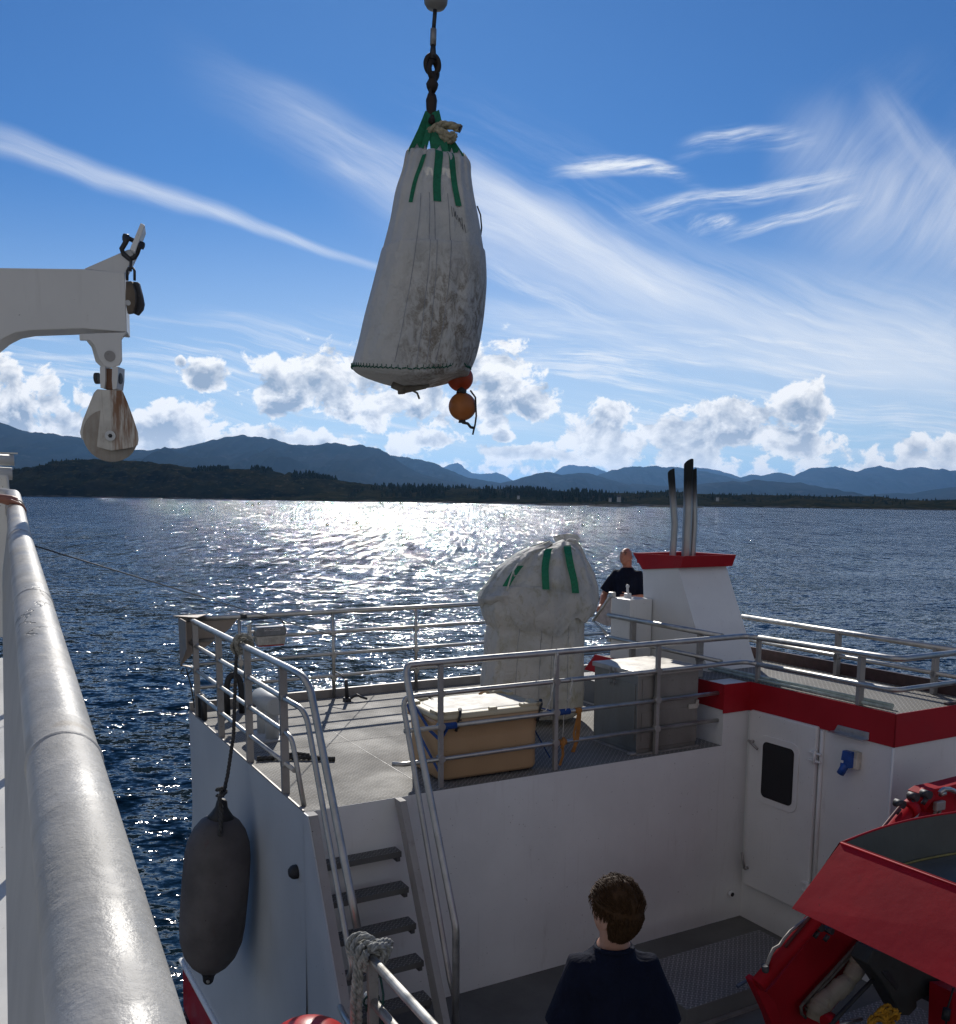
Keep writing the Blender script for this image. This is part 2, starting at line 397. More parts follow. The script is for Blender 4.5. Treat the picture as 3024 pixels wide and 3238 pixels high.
def metal(name, col=(0.55, 0.56, 0.57), rough=0.38, met=0.9, scale=6.0, streak=(1, 1, 1), dirt=0.35):
    m_, g, b = mat(name); co = g.objco()
    n1 = g.noise(g.vmul(co, streak), scale, 6, 0.62); n2 = g.noise(co, 30.0, 4, 0.6)
    c = g.mix(g.ss(n1, 0.3, 0.72), tuple(x * 0.72 for x in col), col)
    c = g.mix(g.mul(g.ss(n2, 0.58, 0.75), dirt), c, (0.20, 0.18, 0.16))
    g.put(b.inputs['Base Color'], c); b.inputs['Metallic'].default_value = met
    g.put(b.inputs['Roughness'], g.ss(n1, 0.25, 0.75, rough - 0.08, rough + 0.16))
    g.put(b.inputs['Normal'], g.bump(n2, 0.12, 0.004))
    return m_
def simple(name, col, rough=0.6, met=0.0, var=0.25, scale=12.0, bumpy=0.25):
    m_, g, b = mat(name); co = g.objco(); n1 = g.noise(co, scale, 5, 0.6)
    g.put(b.inputs['Base Color'], g.mix(g.ss(n1, 0.3, 0.7), tuple(x * (1 - var) for x in col), tuple(min(1, x * (1 + var)) for x in col)))
    b.inputs['Roughness'].default_value = rough; b.inputs['Metallic'].default_value = met
    if bumpy: g.put(b.inputs['Normal'], g.bump(g.noise(co, scale * 6, 4, 0.6), bumpy, 0.004))
    return m_
# ------------------------------------------------------------------ sea
def sea_material():
    m_, g, b = mat('sea_water'); p = g.wpos()
    b.inputs['Base Color'].default_value = (0.0010, 0.0075, 0.012, 1)
    b.inputs['IOR'].default_value = 1.33; b.inputs['Roughness'].default_value = 0.065
    # slopes of the water taken straight from noise, so that far waves keep their steepness
    def slope(v, sc, amp, det, rg, di=0.0):
        c = g.noise(v, sc, det, rg, di, out=1)
        return g.vmul(g.vadd(c, (-0.5, -0.5, -0.5)), (amp * 1.2, amp * 1.2, 0.0))
    s1 = slope(g.vmul(p, (0.55, 1.0, 1.0)), 0.30, 0.34, 2, 0.5)
    s2 = slope(g.vmul(p, (0.55, 1.1, 1.0)), 1.5, 1.45, 3, 0.6, 0.4)
    s3 = slope(g.vmul(p, (0.75, 1.2, 1.0)), 6.0, 1.15, 3, 0.6, 0.3)
    gust = g.ss(g.noise(g.vmul(p, (1.0, 2.4, 1.0)), 0.03, 4, 0.6), 0.32, 0.68, 0.62, 1.2)
    # slope noise drawn out along the view, added so far glitter breaks into sparkles
    py_ = g.xyz(p)[1]
    f4 = g.mul(g.ss(py_, 35.0, 130.0), 1.0); f5 = g.ss(py_, 170.0, 520.0)
    s4 = slope(g.vec(g.xyz(p)[0], g.mul(py_, 0.045), 0.0), 1.5, 1.15, 3, 0.65)
    s5 = slope(g.vec(g.xyz(p)[0], g.mul(py_, 0.010), 7.0), 0.55, 1.2, 3, 0.65)
    s = g.vadd(s1, g.vmul(g.vadd(s2, s3), g.vec(gust, gust, 0.0)))
    s = g.vadd(s, g.vadd(g.vmul(s4, g.vec(f4, f4, 0.0)), g.vmul(s5, g.vec(f5, f5, 0.0))))
    s = g.vadd(s, g.vec(0.0, g.ss(py_, 20.0, 260.0, 0.0, -0.15), 0.0))  # far normals tilted toward the viewer to strengthen the glitter
    nn = g.node('ShaderNodeVectorMath', operation='NORMALIZE'); g.put(nn.inputs[0], g.vadd(s, (0, 0, 1)))
    g.put(b.inputs['Normal'], nn.outputs[0])
    return m_
mb = MB(); mb.grid([[(x, y, 0) for x in (-38000, -4000, -400, 0, 400, 4000, 38000)] for y in (-900, -60, 200, 2000, 12000, 43000)], smooth=False)
sea = mb.build('sea', sea_material()); tag(sea, kind='structure')

# ------------------------------------------------------------------ mountains, shores
def pz(reg, x, y):
    ox, oy, k = {1: (0, 1250, 1.857), 2: (900, 1250, 1.688), 3: (1900, 1350, 1.652)}[reg]
    return (ox + x / k, oy + y / k)
def profile(pts):                            # photograph outline -> sorted (azimuth tangent, elevation tangent)
    out_ = [waz(*pz(*p)) for p in pts]
    return sorted(out_)
def interp(pr, x):
    if x <= pr[0][0]: return pr[0][1]
    for (a, za), (b, zb) in zip(pr, pr[1:]):
        if x <= b: return za + (zb - za) * (x - a) / max(1e-9, b - a)
    return pr[-1][1]
def land(name, pts, dist, depth_front, depth_back, material, nx=320, ny=22, rough=0.26, seed=0, ends=(0.03, 0.03), lumps=0.0, power=1.0):
    """a ridge standing at its own distance: crest height from the outline, slopes falling to the sea in front and behind, gullies from noise"""
    pr = profile(pts); x0, x1 = pr[0][0] - ends[0], pr[-1][0] + ends[1]
    rows = []
    for j in range(-ny, ny + 1):
        t = j / ny; row = []
        for i in range(nx + 1):
            xt = x0 + (x1 - x0) * i / nx
            D = dist
            hz = interp(pr, xt) * D + HC
            fall = 1.0
            if xt < pr[0][0]: fall = 1 - (pr[0][0] - xt) / max(1e-6, ends[0])
            if xt > pr[-1][0]: fall = 1 - (xt - pr[-1][0]) / max(1e-6, ends[1])
            hz = max(0.0, hz) * max(0.0, fall) ** 0.8
            y = D + (depth_front * t if t < 0 else depth_back * t)
            s = max(0.0, 1 - abs(t))
            wob = mnoise.fractal(Vector((xt * 14 + seed, t * 2.2, seed)), 0.9, 2.0, 5)
            gul = mnoise.fractal(Vector((xt * 46 + seed, t * 1.3 + seed, 1.5)), 0.8, 2.1, 5)
            h = hz * (s ** power) + hz * rough * (wob + 0.7 * gul) * max(0.0, math.sin(math.pi * min(1, s))) ** 0.8 * (1 if s < 0.999 else 0)
            if s > 0.999: h = hz * (1 + 0.035 * mnoise.fractal(Vector((xt * 90, seed, 3)), 0.85, 2.1, 4)) + lumps * mnoise.fractal(Vector((xt * 160, seed, 0)), 0.9, 2, 4)
            if abs(t) >= 0.999: h = -2.0
            row.append((xt * D, y, max(h, -2.0)))
        rows.append(row)
    mb = MB(); mb.grid(rows)
    o = mb.build(name, material); return tag(o, kind='structure')
def hill_material(name, c1, c2, c3, s):
    m_, g, b = mat(name); p = g.wpos()
    n = g.noise(p, s, 6, 0.62); n2 = g.noise(g.vmul(p, (1, 1, 3)), s * 4, 5, 0.6)
    c = g.mix(g.ss(n, 0.38, 0.62), c1, c2); c = g.mix(g.ss(n2, 0.55, 0.72), c, c3)
    df = g.node('ShaderNodeBsdfDiffuse'); g.put(df.inputs['Color'], c)
    g.l.new(df.outputs[0], g.n['Material Output'].inputs['Surface']); g.n.remove(b)
    return m_
MH = hill_material('mountain_heath', (0.014, 0.018, 0.014), (0.024, 0.025, 0.020), (0.038, 0.036, 0.033), 0.0016)
MI = hill_material('island_heath', (0.008, 0.011, 0.006), (0.022, 0.021, 0.009), (0.05, 0.042, 0.018), 0.03)
MRK = hill_material('shore_rock', (0.06, 0.055, 0.05), (0.10, 0.095, 0.085), (0.03, 0.03, 0.028), 0.12)
r1 = lambda *a: [(1, *p) for p in a]
r2 = lambda *a: [(2, *p) for p in a]
r3 = lambda *a: [(3, *p) for p in a]
land('mountain', r1((-300, 100), (0, 160), (60, 185), (130, 210), (260, 222), (350, 233), (440, 242), (520, 262), (620, 300), (740, 318), (800, 322), (870, 320), (1000, 312), (1080, 305), (1150, 290), (1250, 265), (1340, 245), (1420, 235), (1500, 238), (1580, 252), (1660, 275))
     + r2((0, 252), (60, 265), (120, 268), (180, 265), (225, 253), (280, 257), (340, 268), (395, 270), (450, 273), (510, 285), (545, 305), (600, 345), (680, 400), (800, 440), (1000, 480)), 7200, 2600, 3000, MH, nx=340, seed=3)
land('mountain', r2((420, 330), (580, 322), (640, 328), (700, 338), (760, 350), (820, 370), (870, 395), (930, 420), (980, 440), (1050, 450), (1150, 468), (1240, 492)), 9500, 2200, 2500, MH, seed=9, ends=(0.02, 0.02))
land('mountain', r2((700, 430), (780, 405), (840, 385), (880, 370), (925, 360), (945, 372), (960, 390), (1000, 415), (1060, 420), (1130, 412), (1170, 425), (1210, 450), (1270, 470)), 19000, 2500, 3000, MH, seed=14, ends=(0.02, 0.02))
land('mountain', r2((1080, 490), (1150, 470), (1220, 455), (1280, 435), (1340, 420), (1390, 410), (1440, 415), (1480, 425), (1520, 420), (1560, 415), (1620, 415), (1660, 425), (1700, 440), (1760, 455), (1857, 470)) + r3((150, 302), (350, 312), (460, 330)), 9000, 2000, 2500, MH, seed=21, ends=(0.02, 0.02))
land('mountain', r2((1400, 440), (1440, 412), (1480, 385), (1525, 367), (1570, 378), (1620, 378), (1660, 385), (1720, 410), (1780, 430)), 20000, 2500, 3000, MH, nx=120, seed=27, ends=(0.02, 0.02))
land('mountain', r2((1640, 445), (1690, 420), (1760, 405)) + r3((0, 245), (60, 225), (120, 212), (180, 207), (240, 205), (340, 210), (420, 212), (510, 228), (600, 245), (680, 265), (760, 285)), 12500, 2600, 3000, MH, seed=33, ends=(0.02, 0.02))
land('mountain', r3((400, 240), (495, 208), (560, 220), (620, 230), (690, 248), (740, 265), (800, 280)), 17000, 2000, 2500, MH, nx=100, seed=39, ends=(0.02, 0.02))
land('mountain', r3((660, 300), (730, 270), (760, 255), (790, 247), (840, 255), (880, 246), (895, 240), (940, 240), (1010, 255), (1060, 230), (1110, 213), (1170, 213), (1225, 207), (1260, 213), (1310, 232), (1350, 230), (1400, 215), (1460, 203), (1500, 210), (1540, 225), (1600, 222), (1650, 210), (1670, 212), (1710, 238), (1790, 230), (1857, 226), (2100, 215)), 15000, 3000, 3000, MH, nx=300, seed=45)
land('mountain', r3((380, 330), (500, 300), (600, 292), (690, 282), (750, 290), (800, 275), (870, 282), (900, 285), (970, 290), (1040, 290), (1080, 300), (1120, 305), (1180, 330), (1260, 360)), 8000, 1600, 2000, MH, seed=51, ends=(0.01, 0.02))
land('mountain', r3((1400, 375), (1480, 357), (1560, 345), (1640, 352), (1720, 330), (1857, 313), (2100, 300)), 9000, 1800, 2000, MH, nx=120, seed=57, ends=(0.03, 0.02))
# the dark island to the left and the low wooded shore behind it
land('island', r1((100, 545), (108, 460), (130, 428), (200, 418), (270, 415), (285, 397), (310, 386), (360, 390), (440, 382), (520, 377), (620, 380), (720, 378), (800, 385), (900, 395), (1000, 410), (1080, 420), (1150, 432), (1200, 434), (1300, 432), (1400, 432), (1500, 437), (1600, 446), (1700, 452), (1800, 462))
     + r2((0, 424), (100, 432), (200, 442), (300, 455), (400, 468), (500, 482), (600, 505), (720, 535), (900, 560), (1050, 574)), 1300, 150, 500, MI, nx=420, ny=26, rough=0.22, seed=63, ends=(0.004, 0.02), lumps=0.9, power=0.55)
land('shore', r2((300, 490), (500, 485), (700, 490), (900, 495), (1100, 500), (1300, 505), (1500, 512), (1700, 520), (1857, 525)) + r3((150, 345), (250, 345), (330, 340), (420, 345), (500, 350), (620, 352), (690, 358), (780, 352), (860, 358), (950, 356), (1050, 360), (1150, 370), (1200, 374), (1260, 366), (1350, 370), (1420, 360), (1470, 375), (1550, 380), (1620, 390), (1700, 390), (1780, 380), (1857, 380), (2100, 378)), 1450, 380, 500, MI, nx=420, ny=26, rough=0.25, seed=71, ends=(0.05, 0.02), lumps=1.0, power=0.8)
# ------------------------------------------------------------------ shared materials
M_WHITE = paint('white_hull_paint', (0.74, 0.74, 0.72), 0.42, 0.06, (0.30, 0.25, 0.20), 0.30, 1.3)
M_HULL = paint('grey_hull_paint', (0.50, 0.53, 0.56), 0.42, 0.08, (0.24, 0.22, 0.20), 0.3, 1.0)
M_RED = paint('red_band_paint', (0.36, 0.012, 0.020), 0.42, 0.10, (0.16, 0.02, 0.02), 0.4, 2.0, spec=0.25)
M_CRED = paint('red_crane_paint', (0.36, 0.006, 0.014), 0.55, 0.14, (0.10, 0.03, 0.03), 0.4, 2.5, spec=0.2)
M_ALU = metal('aluminium_pipe', (0.56, 0.55, 0.52), 0.40, 0.85, 7.0, (1, 1, 1), 0.25)
M_ALUD = metal('weathered_aluminium', (0.42, 0.40, 0.38), 0.55, 0.6, 5.0, (1, 1, 0.4), 0.5)
M_SHEET = metal('aluminium_sheet', (0.34, 0.33, 0.30), 0.45, 0.75, 3.0, (1, 1, 0.3), 0.55)
M_STEEL = metal('dark_steel', (0.08, 0.08, 0.085), 0.5, 0.7, 8.0)
M_EXH = metal('exhaust_steel', (0.50, 0.50, 0.50), 0.38, 0.85, 9.0, (1, 1, 0.15), 0.3)
M_RUBBER = simple('black_rubber', (0.018, 0.018, 0.020), 0.6)
M_GLASS = simple('dark_window_glass', (0.006, 0.007, 0.010), 0.08, 0, 0.1, 3.0, 0.0)
M_BLUE = simple('blue_plastic', (0.012, 0.07, 0.30), 0.4)
M_ZINC = metal('zinc_steel', (0.6, 0.6, 0.6), 0.4, 0.8)
def chequer(name, col, met, rough, s=0.06, h=0.0035, wear=(0.25, 0.22, 0.17)):
    """tread plate: raised lozenges turned alternately both ways"""
    m_, g, b = mat(name); co = g.objco(); x, y, z = g.xyz(co)
    def lz(ox, oy, sg):
        fx = g.sub(g.m('FRACT', g.add(g.div(x, s), ox)), 0.5); fy = g.sub(g.m('FRACT', g.add(g.div(y, s), oy)), 0.5)
        a = g.add(fx, g.mul(fy, sg)); c = g.sub(fx, g.mul(fy, sg))
        e = g.add(g.m('POWER', g.div(a, 0.62), 2.0), g.m('POWER', g.div(c, 0.17), 2.0))
        return g.ss(e, 0.45, 1.0, 1.0, 0.0)
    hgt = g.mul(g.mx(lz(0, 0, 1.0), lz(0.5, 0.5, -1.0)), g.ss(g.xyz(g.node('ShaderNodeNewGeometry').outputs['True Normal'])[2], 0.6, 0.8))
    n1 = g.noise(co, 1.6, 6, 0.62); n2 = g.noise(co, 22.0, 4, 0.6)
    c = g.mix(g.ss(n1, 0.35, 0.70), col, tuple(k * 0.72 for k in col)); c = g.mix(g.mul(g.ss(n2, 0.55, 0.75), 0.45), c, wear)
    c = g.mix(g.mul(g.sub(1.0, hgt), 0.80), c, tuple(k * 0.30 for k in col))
    g.put(b.inputs['Base Color'], c); b.inputs['Metallic'].default_value = met
    b.inputs['Specular IOR Level'].default_value = 0.3
    g.put(b.inputs['Roughness'], g.ss(n1, 0.2, 0.8, rough - 0.06, rough + 0.14))
    g.put(b.inputs['Normal'], g.bump(g.add(hgt, g.mul(n2, 0.10)), 1.0, h))
    return m_
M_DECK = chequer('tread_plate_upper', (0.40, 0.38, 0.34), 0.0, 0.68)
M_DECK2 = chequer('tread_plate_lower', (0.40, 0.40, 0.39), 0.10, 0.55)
M_LOW = paint('worn_deck_paint', (0.13, 0.13, 0.12), 0.7, 0.25, (0.07, 0.065, 0.055), 0.6, 1.4)
def rope_mat(name, col):
    return simple(name, col, 0.85, 0, 0.35, 30.0, 0.4)
M_ROPE = rope_mat('grey_rope', (0.26, 0.25, 0.21)); M_ROPED = rope_mat('dark_rope', (0.05, 0.048, 0.045))

# ------------------------------------------------------------------ the workboat
ZD, ZL, ZR = -2.54, -4.55, -1.87            # upper deck, main deck, deckhouse roof
boat = thing('workboat', 'white and red workboat with railed upper deck, funnel, stairs and deckhouse', 'boat', (5.5, 9.0, -6.6), BM)
def bp(mb, name, mats, parent=None, label=None): return part(mb, name, mats, parent or boat, label)

# hull: port side as one flowing surface, far end, main-deck well
def side_u(v, z):
    f = max(0.0, min(1.0, (-3.6 - z) / 2.2)); f = f * f * (3 - 2 * f)
    k = max(0.0, min(1.0, (v - 8.2) / 1.5)); k = k * k * (3 - 2 * k)
    return 2.37 - f * (0.05 + 0.15 * k) - 0.02 * max(0, -5.75 - z)
def sheer(v): return -5.80 + 0.045 * (11.75 - v)
mb = MB()
vs_ = [0.0, 1.5, 3.0, 4.5, 6.0, 6.8, 7.298] + [7.3 + k * 0.3 for k in range(1, 15)] + [11.75]
rows = []
for v in vs_:
    top = ZD if v > 7.299 else ZL + 0.02
    rows.append([(side_u(v, z), v, z) for z in [top + (sheer(v) - top) * k / 14 for k in range(15)]])
mb.grid(rows[:7]); mb.grid([[(side_u(7.3, z), 7.3, z) for z in [ZD + (sheer(7.3) - ZD) * k / 14 for k in range(15)]]] + rows[7:])
end = rows[-1]
mb.grid([end, [(9.3, 11.75, p[2]) for p in end]], smooth=False)
mb.grid([[(9.3, v, ZD), (9.3, v, -5.8)] for v in (0, 4, 8, 11.75)], smooth=False)
mb.box(2.375, 7.42, 7.30, 7.36, ZL, ZD - 0.004)
hull = bp(mb, 'hull', M_HULL)
mb = MB()
lowr = [[(side_u(v, z) - 0.004, v, z) for z in [sheer(v) + (-7.0 - sheer(v)) * k / 5 for k in range(6)]] for v in vs_]
mb.grid(lowr); mb.grid([lowr[-1], [(9.3, 11.75, p[2]) for p in lowr[-1]]], smooth=False)
bp(mb, 'lower_hull', M_RED, label='red lower hull below the rubbing strake')
mb = MB(); mb.tube([(side_u(v, sheer(v)) - 0.02, v, sheer(v)) for v in [0.2 + 0.55 * k for k in range(22)]], 0.035, 8)
bp(mb, 'rubbing_strake', M_WHITE)
# long wall face, painted lighter, a sheet proud of the hull block
mb = MB(); mb.box(2.372, 7.425, 7.296, 7.300, ZL, ZD + 0.001)
mb.tube([(7.25, 7.29, -4.25), (7.25, 7.25, -4.25)], 0.035, 14)
bp(mb, 'wall', M_WHITE)
mb = MB(); mb.tube([(7.25, 7.256, -4.25), (7.25, 7.246, -4.25)], 0.024, 12); bp(mb, 'drain_hole', M_RUBBER)
# decks
mb = MB(); mb.box(2.39, 7.04, 7.302, 11.70, ZD - 0.02, ZD + 0.003); bp(mb, 'upper_deck', M_DECK)
mb = MB()
for x in (3.57,): mb.box(x, x + 0.006, 7.33, 11.6, ZD + 0.003, ZD + 0.0055)
for y in (9.35,): mb.box(2.42, 7.0, y, y + 0.006, ZD + 0.003, ZD + 0.0055)
bp(mb, 'deck_seam', M_STEEL)
mb = MB(); mb.box(2.375, 9.25, 11.70, 11.748, ZD - 0.02, ZD + 0.11); mb.box(2.372, 2.388, 7.31, 11.70, ZD - 0.01, ZD + 0.012)
bp(mb, 'deck_kerb', M_ALUD)
mb = MB(); mb.box(2.06, 9.2, 0.0, 7.294, ZL - 0.06, ZL); bp(mb, 'main_deck', M_LOW)
mb = MB(); mb.box(5.30, 7.02, 5.78, 6.62, ZL + 0.03, ZL + 0.205, 0.008); mb.box(5.0, 7.3, 3.0, 5.2, ZL + 0.004, ZL + 0.10, 0.008)
bp(mb, 'hatch_cover', M_DECK2)
mb = MB(); mb.box(5.27, 7.05, 5.75, 6.65, ZL + 0.002, ZL + 0.03); 
for x in (5.55, 5.95, 6.4):
    mb.box(x, x + 0.13, 6.64, 6.70, ZL + 0.10, ZL + 0.15, 0.01); mb.tube([(x + 0.02, 6.68, ZL + 0.12), (x + 0.12, 6.68, ZL + 0.12)], 0.03, 10)
bp(mb, 'hatch_clip', M_ALUD)

# deckhouse
mb = MB()
mb.box(7.425, 9.2, 5.48, 7.30, ZL, ZR - 0.012)
mb.box(7.05, 9.2, 7.302, 9.50, ZD, ZR - 0.012)
mb.box(7.05, 7.424, 7.298, 7.302, ZD - 0.002, ZR - 0.02)
house = bp(mb, 'deckhouse', M_WHITE)
mb = MB()
mb.prism([(7.04, 7.286, -2.185), (7.414, 7.286, -2.185), (7.414, 7.286, ZR), (7.04, 7.286, ZR)], (0, 0.012, 0))
mb.prism([(7.413, 7.298, -2.185), (7.413, 5.468, -2.185), (7.413, 5.468, ZR), (7.413, 7.298, ZR)], (0.011, 0, 0))
mb.prism([(7.413, 5.468, -2.185), (9.2, 5.468, -2.185), (9.2, 5.468, ZR), (7.413, 5.468, ZR)], (0, 0.011, 0))
mb.prism([(7.04, 7.298, -2.15), (7.04, 9.85, -2.10), (7.04, 9.62, ZR), (7.04, 7.298, ZR)], (0.009, 0, 0))
bp(mb, 'red_band', M_RED)
mb = MB(); mb.box(7.426, 9.15, 5.482, 7.6, ZR - 0.012, ZR - 0.002); mb.box(7.052, 9.15, 7.6, 9.48, ZR - 0.012, ZR - 0.0025); bp(mb, 'roof_deck', M_DECK)
mb = MB(); mb.box(8.66, 8.70, 5.49, 9.4, ZR - 0.01, ZR + 0.13); mb.box(8.2, 8.66, 5.50, 5.54, ZR - 0.002, ZR + 0.02)
bp(mb, 'roof_kerb', simple('roof_kerb_dark', (0.06, 0.03, 0.03), 0.5))
mb = MB(); mb.tube([(7.56, 9.0, ZR + 0.04), (7.56, 5.62, ZR + 0.035)], 0.022, 8); mb.tube([(7.47, 8.2, ZR + 0.03), (7.47, 5.56, ZR + 0.03)], 0.016, 8)
bp(mb, 'roof_pipe', simple('pale_green_pipe', (0.35, 0.42, 0.38), 0.5))
# door
ud = 7.425
mb = MB(); mb.box(ud - 0.055, ud - 0.001, 6.32, 7.23, -4.14, -2.165, 0.018)
door = bp(mb, 'door', M_WHITE)
def rrect(u, v0, v1, z0, z1, r, n=5):
    P = []
    for (cv, cz, a0) in ((v1 - r, z1 - r, 0), (v0 + r, z1 - r, 90), (v0 + r, z0 + r, 180), (v1 - r, z0 + r, 270)):
        for k in range(n + 1):
            a = R(a0 + 90 * k / n); P.append((u, cv + r * math.cos(a), cz + r * math.sin(a)))
    return P
mb = MB(); mb.prism(rrect(ud - 0.068, 6.52, 7.07, -3.135, -2.395, 0.10), (0.014, 0, 0), 0.004)
bp(mb, 'window_frame', M_WHITE, door)
mb = MB(); mb.prism(rrect(ud - 0.073, 6.58, 7.005, -3.065, -2.46, 0.055), (0.006, 0, 0)); bp(mb, 'window', M_GLASS, door)
mb = MB(); mb.tube([(ud - 0.05, 7.16, -2.50), (ud - 0.10, 7.16, -2.50)], 0.018, 10); mb.tube([(ud - 0.10, 7.19, -2.49), (ud - 0.105, 7.05, -2.555)], 0.014, 8)
bp(mb, 'handle', M_ALUD, door)
mb = MB(); mb.tube([(ud - 0.05, 7.16, -3.93), (ud - 0.10, 7.16, -3.93)], 0.018, 10); mb.tube([(ud - 0.10, 7.17, -3.93), (ud - 0.10, 7.21, -3.76)], 0.013, 8)
bp(mb, 'handle', M_ALUD, door)
for z in (-2.47, -3.85):
    mb = MB(); mb.box(ud - 0.085, ud - 0.05, 6.24, 6.40, z + 0.03, z + 0.05, 0.006); mb.box(ud - 0.085, ud - 0.05, 6.24, 6.40, z - 0.05, z - 0.03, 0.006)
    mb.tube([(ud - 0.075, 6.315, z - 0.07), (ud - 0.075, 6.315, z + 0.07)], 0.018, 10)
    bp(mb, 'hinge', M_WHITE, door)
mb = MB(); mb.tube([(ud - 0.012, 6.285, -4.2), (ud - 0.012, 6.285, -2.19)], 0.022, 8); mb.tube([(7.414, 5.475, -4.5), (7.414, 5.475, -2.19)], 0.012, 6); bp(mb, 'door_gutter', M_WHITE)
mb = MB(); mb.prism([(7.40, 6.14, -2.17), (7.40, 5.74, -2.17), (7.40, 5.74, -2.10), (7.40, 6.10, -2.10)], (0.012, 0, 0), 0.003); mb.box(7.33, 7.41, 5.75, 6.16, -2.18, -2.168)
for v in (6.04, 5.93, 5.80): mb.tube([(7.402, v, -2.13), (7.392, v, -2.13)], 0.011, 8)
bp(mb, 'rain_shield', M_ZINC)
mb = MB(); mb.box(7.36, 7.423, 5.82, 5.92, -2.48, -2.31, 0.008); sk = bp(mb, 'power_socket', simple('socket_ivory', (0.55, 0.52, 0.44), 0.5))
mb = MB(); mb.prism([(7.37, 5.975, -2.47), (7.37, 5.86, -2.47), (7.37, 5.855, -2.31), (7.37, 5.955, -2.31)], (-0.06, 0, 0), 0.006); mb.tube([(7.335, 5.92, -2.44), (7.315, 5.965, -2.545)], 0.038, 12)
bp(mb, 'plug', M_BLUE, sk)
mb = MB(); mb.box(7.302, 7.306, 5.93, 5.96, -2.43, -2.405); bp(mb, 'plug_sticker', M_WHITE, sk)

# railings: pipes and flat posts
PR = 0.031
def railing(name, rails, posts, flat='v', pm=None):
    """rails: lists of points; posts: (u, v, z0, z1); flat: direction the flat bar is broad in"""
    first = MB(); first.tube(rails[0][0], rails[0][1], 12)
    par = bp(first, name, M_ALU)
    for pts, r in rails[1:]:
        m2 = MB(); m2.tube(pts, r, 12); bp(m2, 'rail', M_ALU, par)
    for (u, v, z0, z1) in posts:
        m2 = MB(); w = 0.042
        if flat == 'v': m2.box(u - 0.034, u + 0.034, v - 0.022, v + 0.022, z0, z1, 0.003)
        elif flat == 'u': m2.box(u - 0.021, u + 0.021, v - 0.021, v + 0.021, z0, z1, 0.003)
        else: m2.tube([(u, v, z0), (u, v, z1)], 0.024, 10)
        for zr in RZ:
            if z0 < zr < z1: m2.tube([(u - 0.034, v, zr), (u + 0.034, v, zr)] if flat == 'v' else [(u, v - 0.034, zr), (u, v + 0.034, zr)], 0.036, 10)
        bp(m2, 'post', pm or M_ALUD, par)
    return par
RZ = (-1.665, -1.97, -2.27)
zt = -1.38
# port rail and its descent along the stairs
railing('port_railing', [
    ([(2.40, 11.62, zt), (2.40, 7.62, zt)] + arc((2.40, 7.42, zt), (2.42, 7.33, zt - 0.01), (2.45, 7.26, zt - 0.14))[1:] + [(2.45, 6.45, -2.90), (2.45, 6.30, -3.17)], PR),
    ([(2.40, 11.62, -1.67), (2.40, 7.70, -1.67)] + arc((2.40, 7.52, -1.67), (2.44, 7.42, -1.68), (2.45, 7.36, -1.80))[1:] + [(2.45, 6.52, -3.38)] + arc((2.45, 6.46, -3.49), (2.45, 6.42, -3.58), (2.45, 6.50, -3.66))[1:], 0.024),
    ([(2.40, 11.66, -1.97), (2.40, 7.82, -1.97)] + arc((2.40, 7.74, -1.98), (2.41, 7.69, -1.99), (2.42, 7.67, -2.08))[1:] + [(2.43, 7.42, -2.60)], 0.022),
    ([(2.40, 11.70, -2.26), (2.40, 7.60, -2.26)], 0.022)],
    [(2.40, v, ZD, zt) for v in (7.87, 9.03, 10.20, 11.36)], 'v')
# forward rail over the long wall
railing('front_railing', [
    ([(7.425, 7.20, zt)] + arc((7.425, 7.27, zt), (7.425, 7.378, zt), (7.31, 7.378, zt))[1:] + [(3.50, 7.378, zt)] + arc((3.42, 7.378, zt), (3.355, 7.40, zt), (3.35, 7.33, zt - 0.13))[1:] + [(3.35, 6.47, -3.29)] + arc((3.35, 6.43, -3.37), (3.35, 6.41, -3.41), (3.35, 6.41, -3.50))[1:] + [(3.35, 6.41, ZL)], PR),
    ([(7.425, 7.20, -1.665)] + arc((7.425, 7.27, -1.665), (7.425, 7.378, -1.665), (7.31, 7.378, -1.665))[1:] + [(3.50, 7.378, -1.665)] + arc((3.40, 7.378, -1.665), (3.33, 7.40, -1.67), (3.335, 7.36, -1.80))[1:] + [(3.34, 6.50, -3.90), (3.35, 6.44, -4.02)], 0.024),
    ([(7.05, 7.378, -1.975), (3.34, 7.378, -1.975)], 0.022),
    ([(7.05, 7.378, -2.275), (3.33, 7.378, -2.275), (3.25, 7.44, -2.275)], 0.022)],
    [(u, 7.378, ZD, zt) for u in (3.70, 4.945, 6.20)] + [(7.47, 7.24, ZR, zt)], 'u')
railing('aft_railing', [([(2.30, 11.65, zt), (9.0, 11.65, zt)], PR), ([(2.42, 11.65, -1.65), (9.0, 11.65, -1.65)], 0.022), ([(2.42, 11.65, -1.945), (9.0, 11.65, -1.945)], 0.022), ([(2.42, 11.65, -2.24), (9.0, 11.65, -2.24)], 0.022)],
    [(u, 11.65, ZD, zt) for u in (3.01, 4.25, 5.46, 6.66, 7.86)], 'round', M_ALU)
zr = -1.365
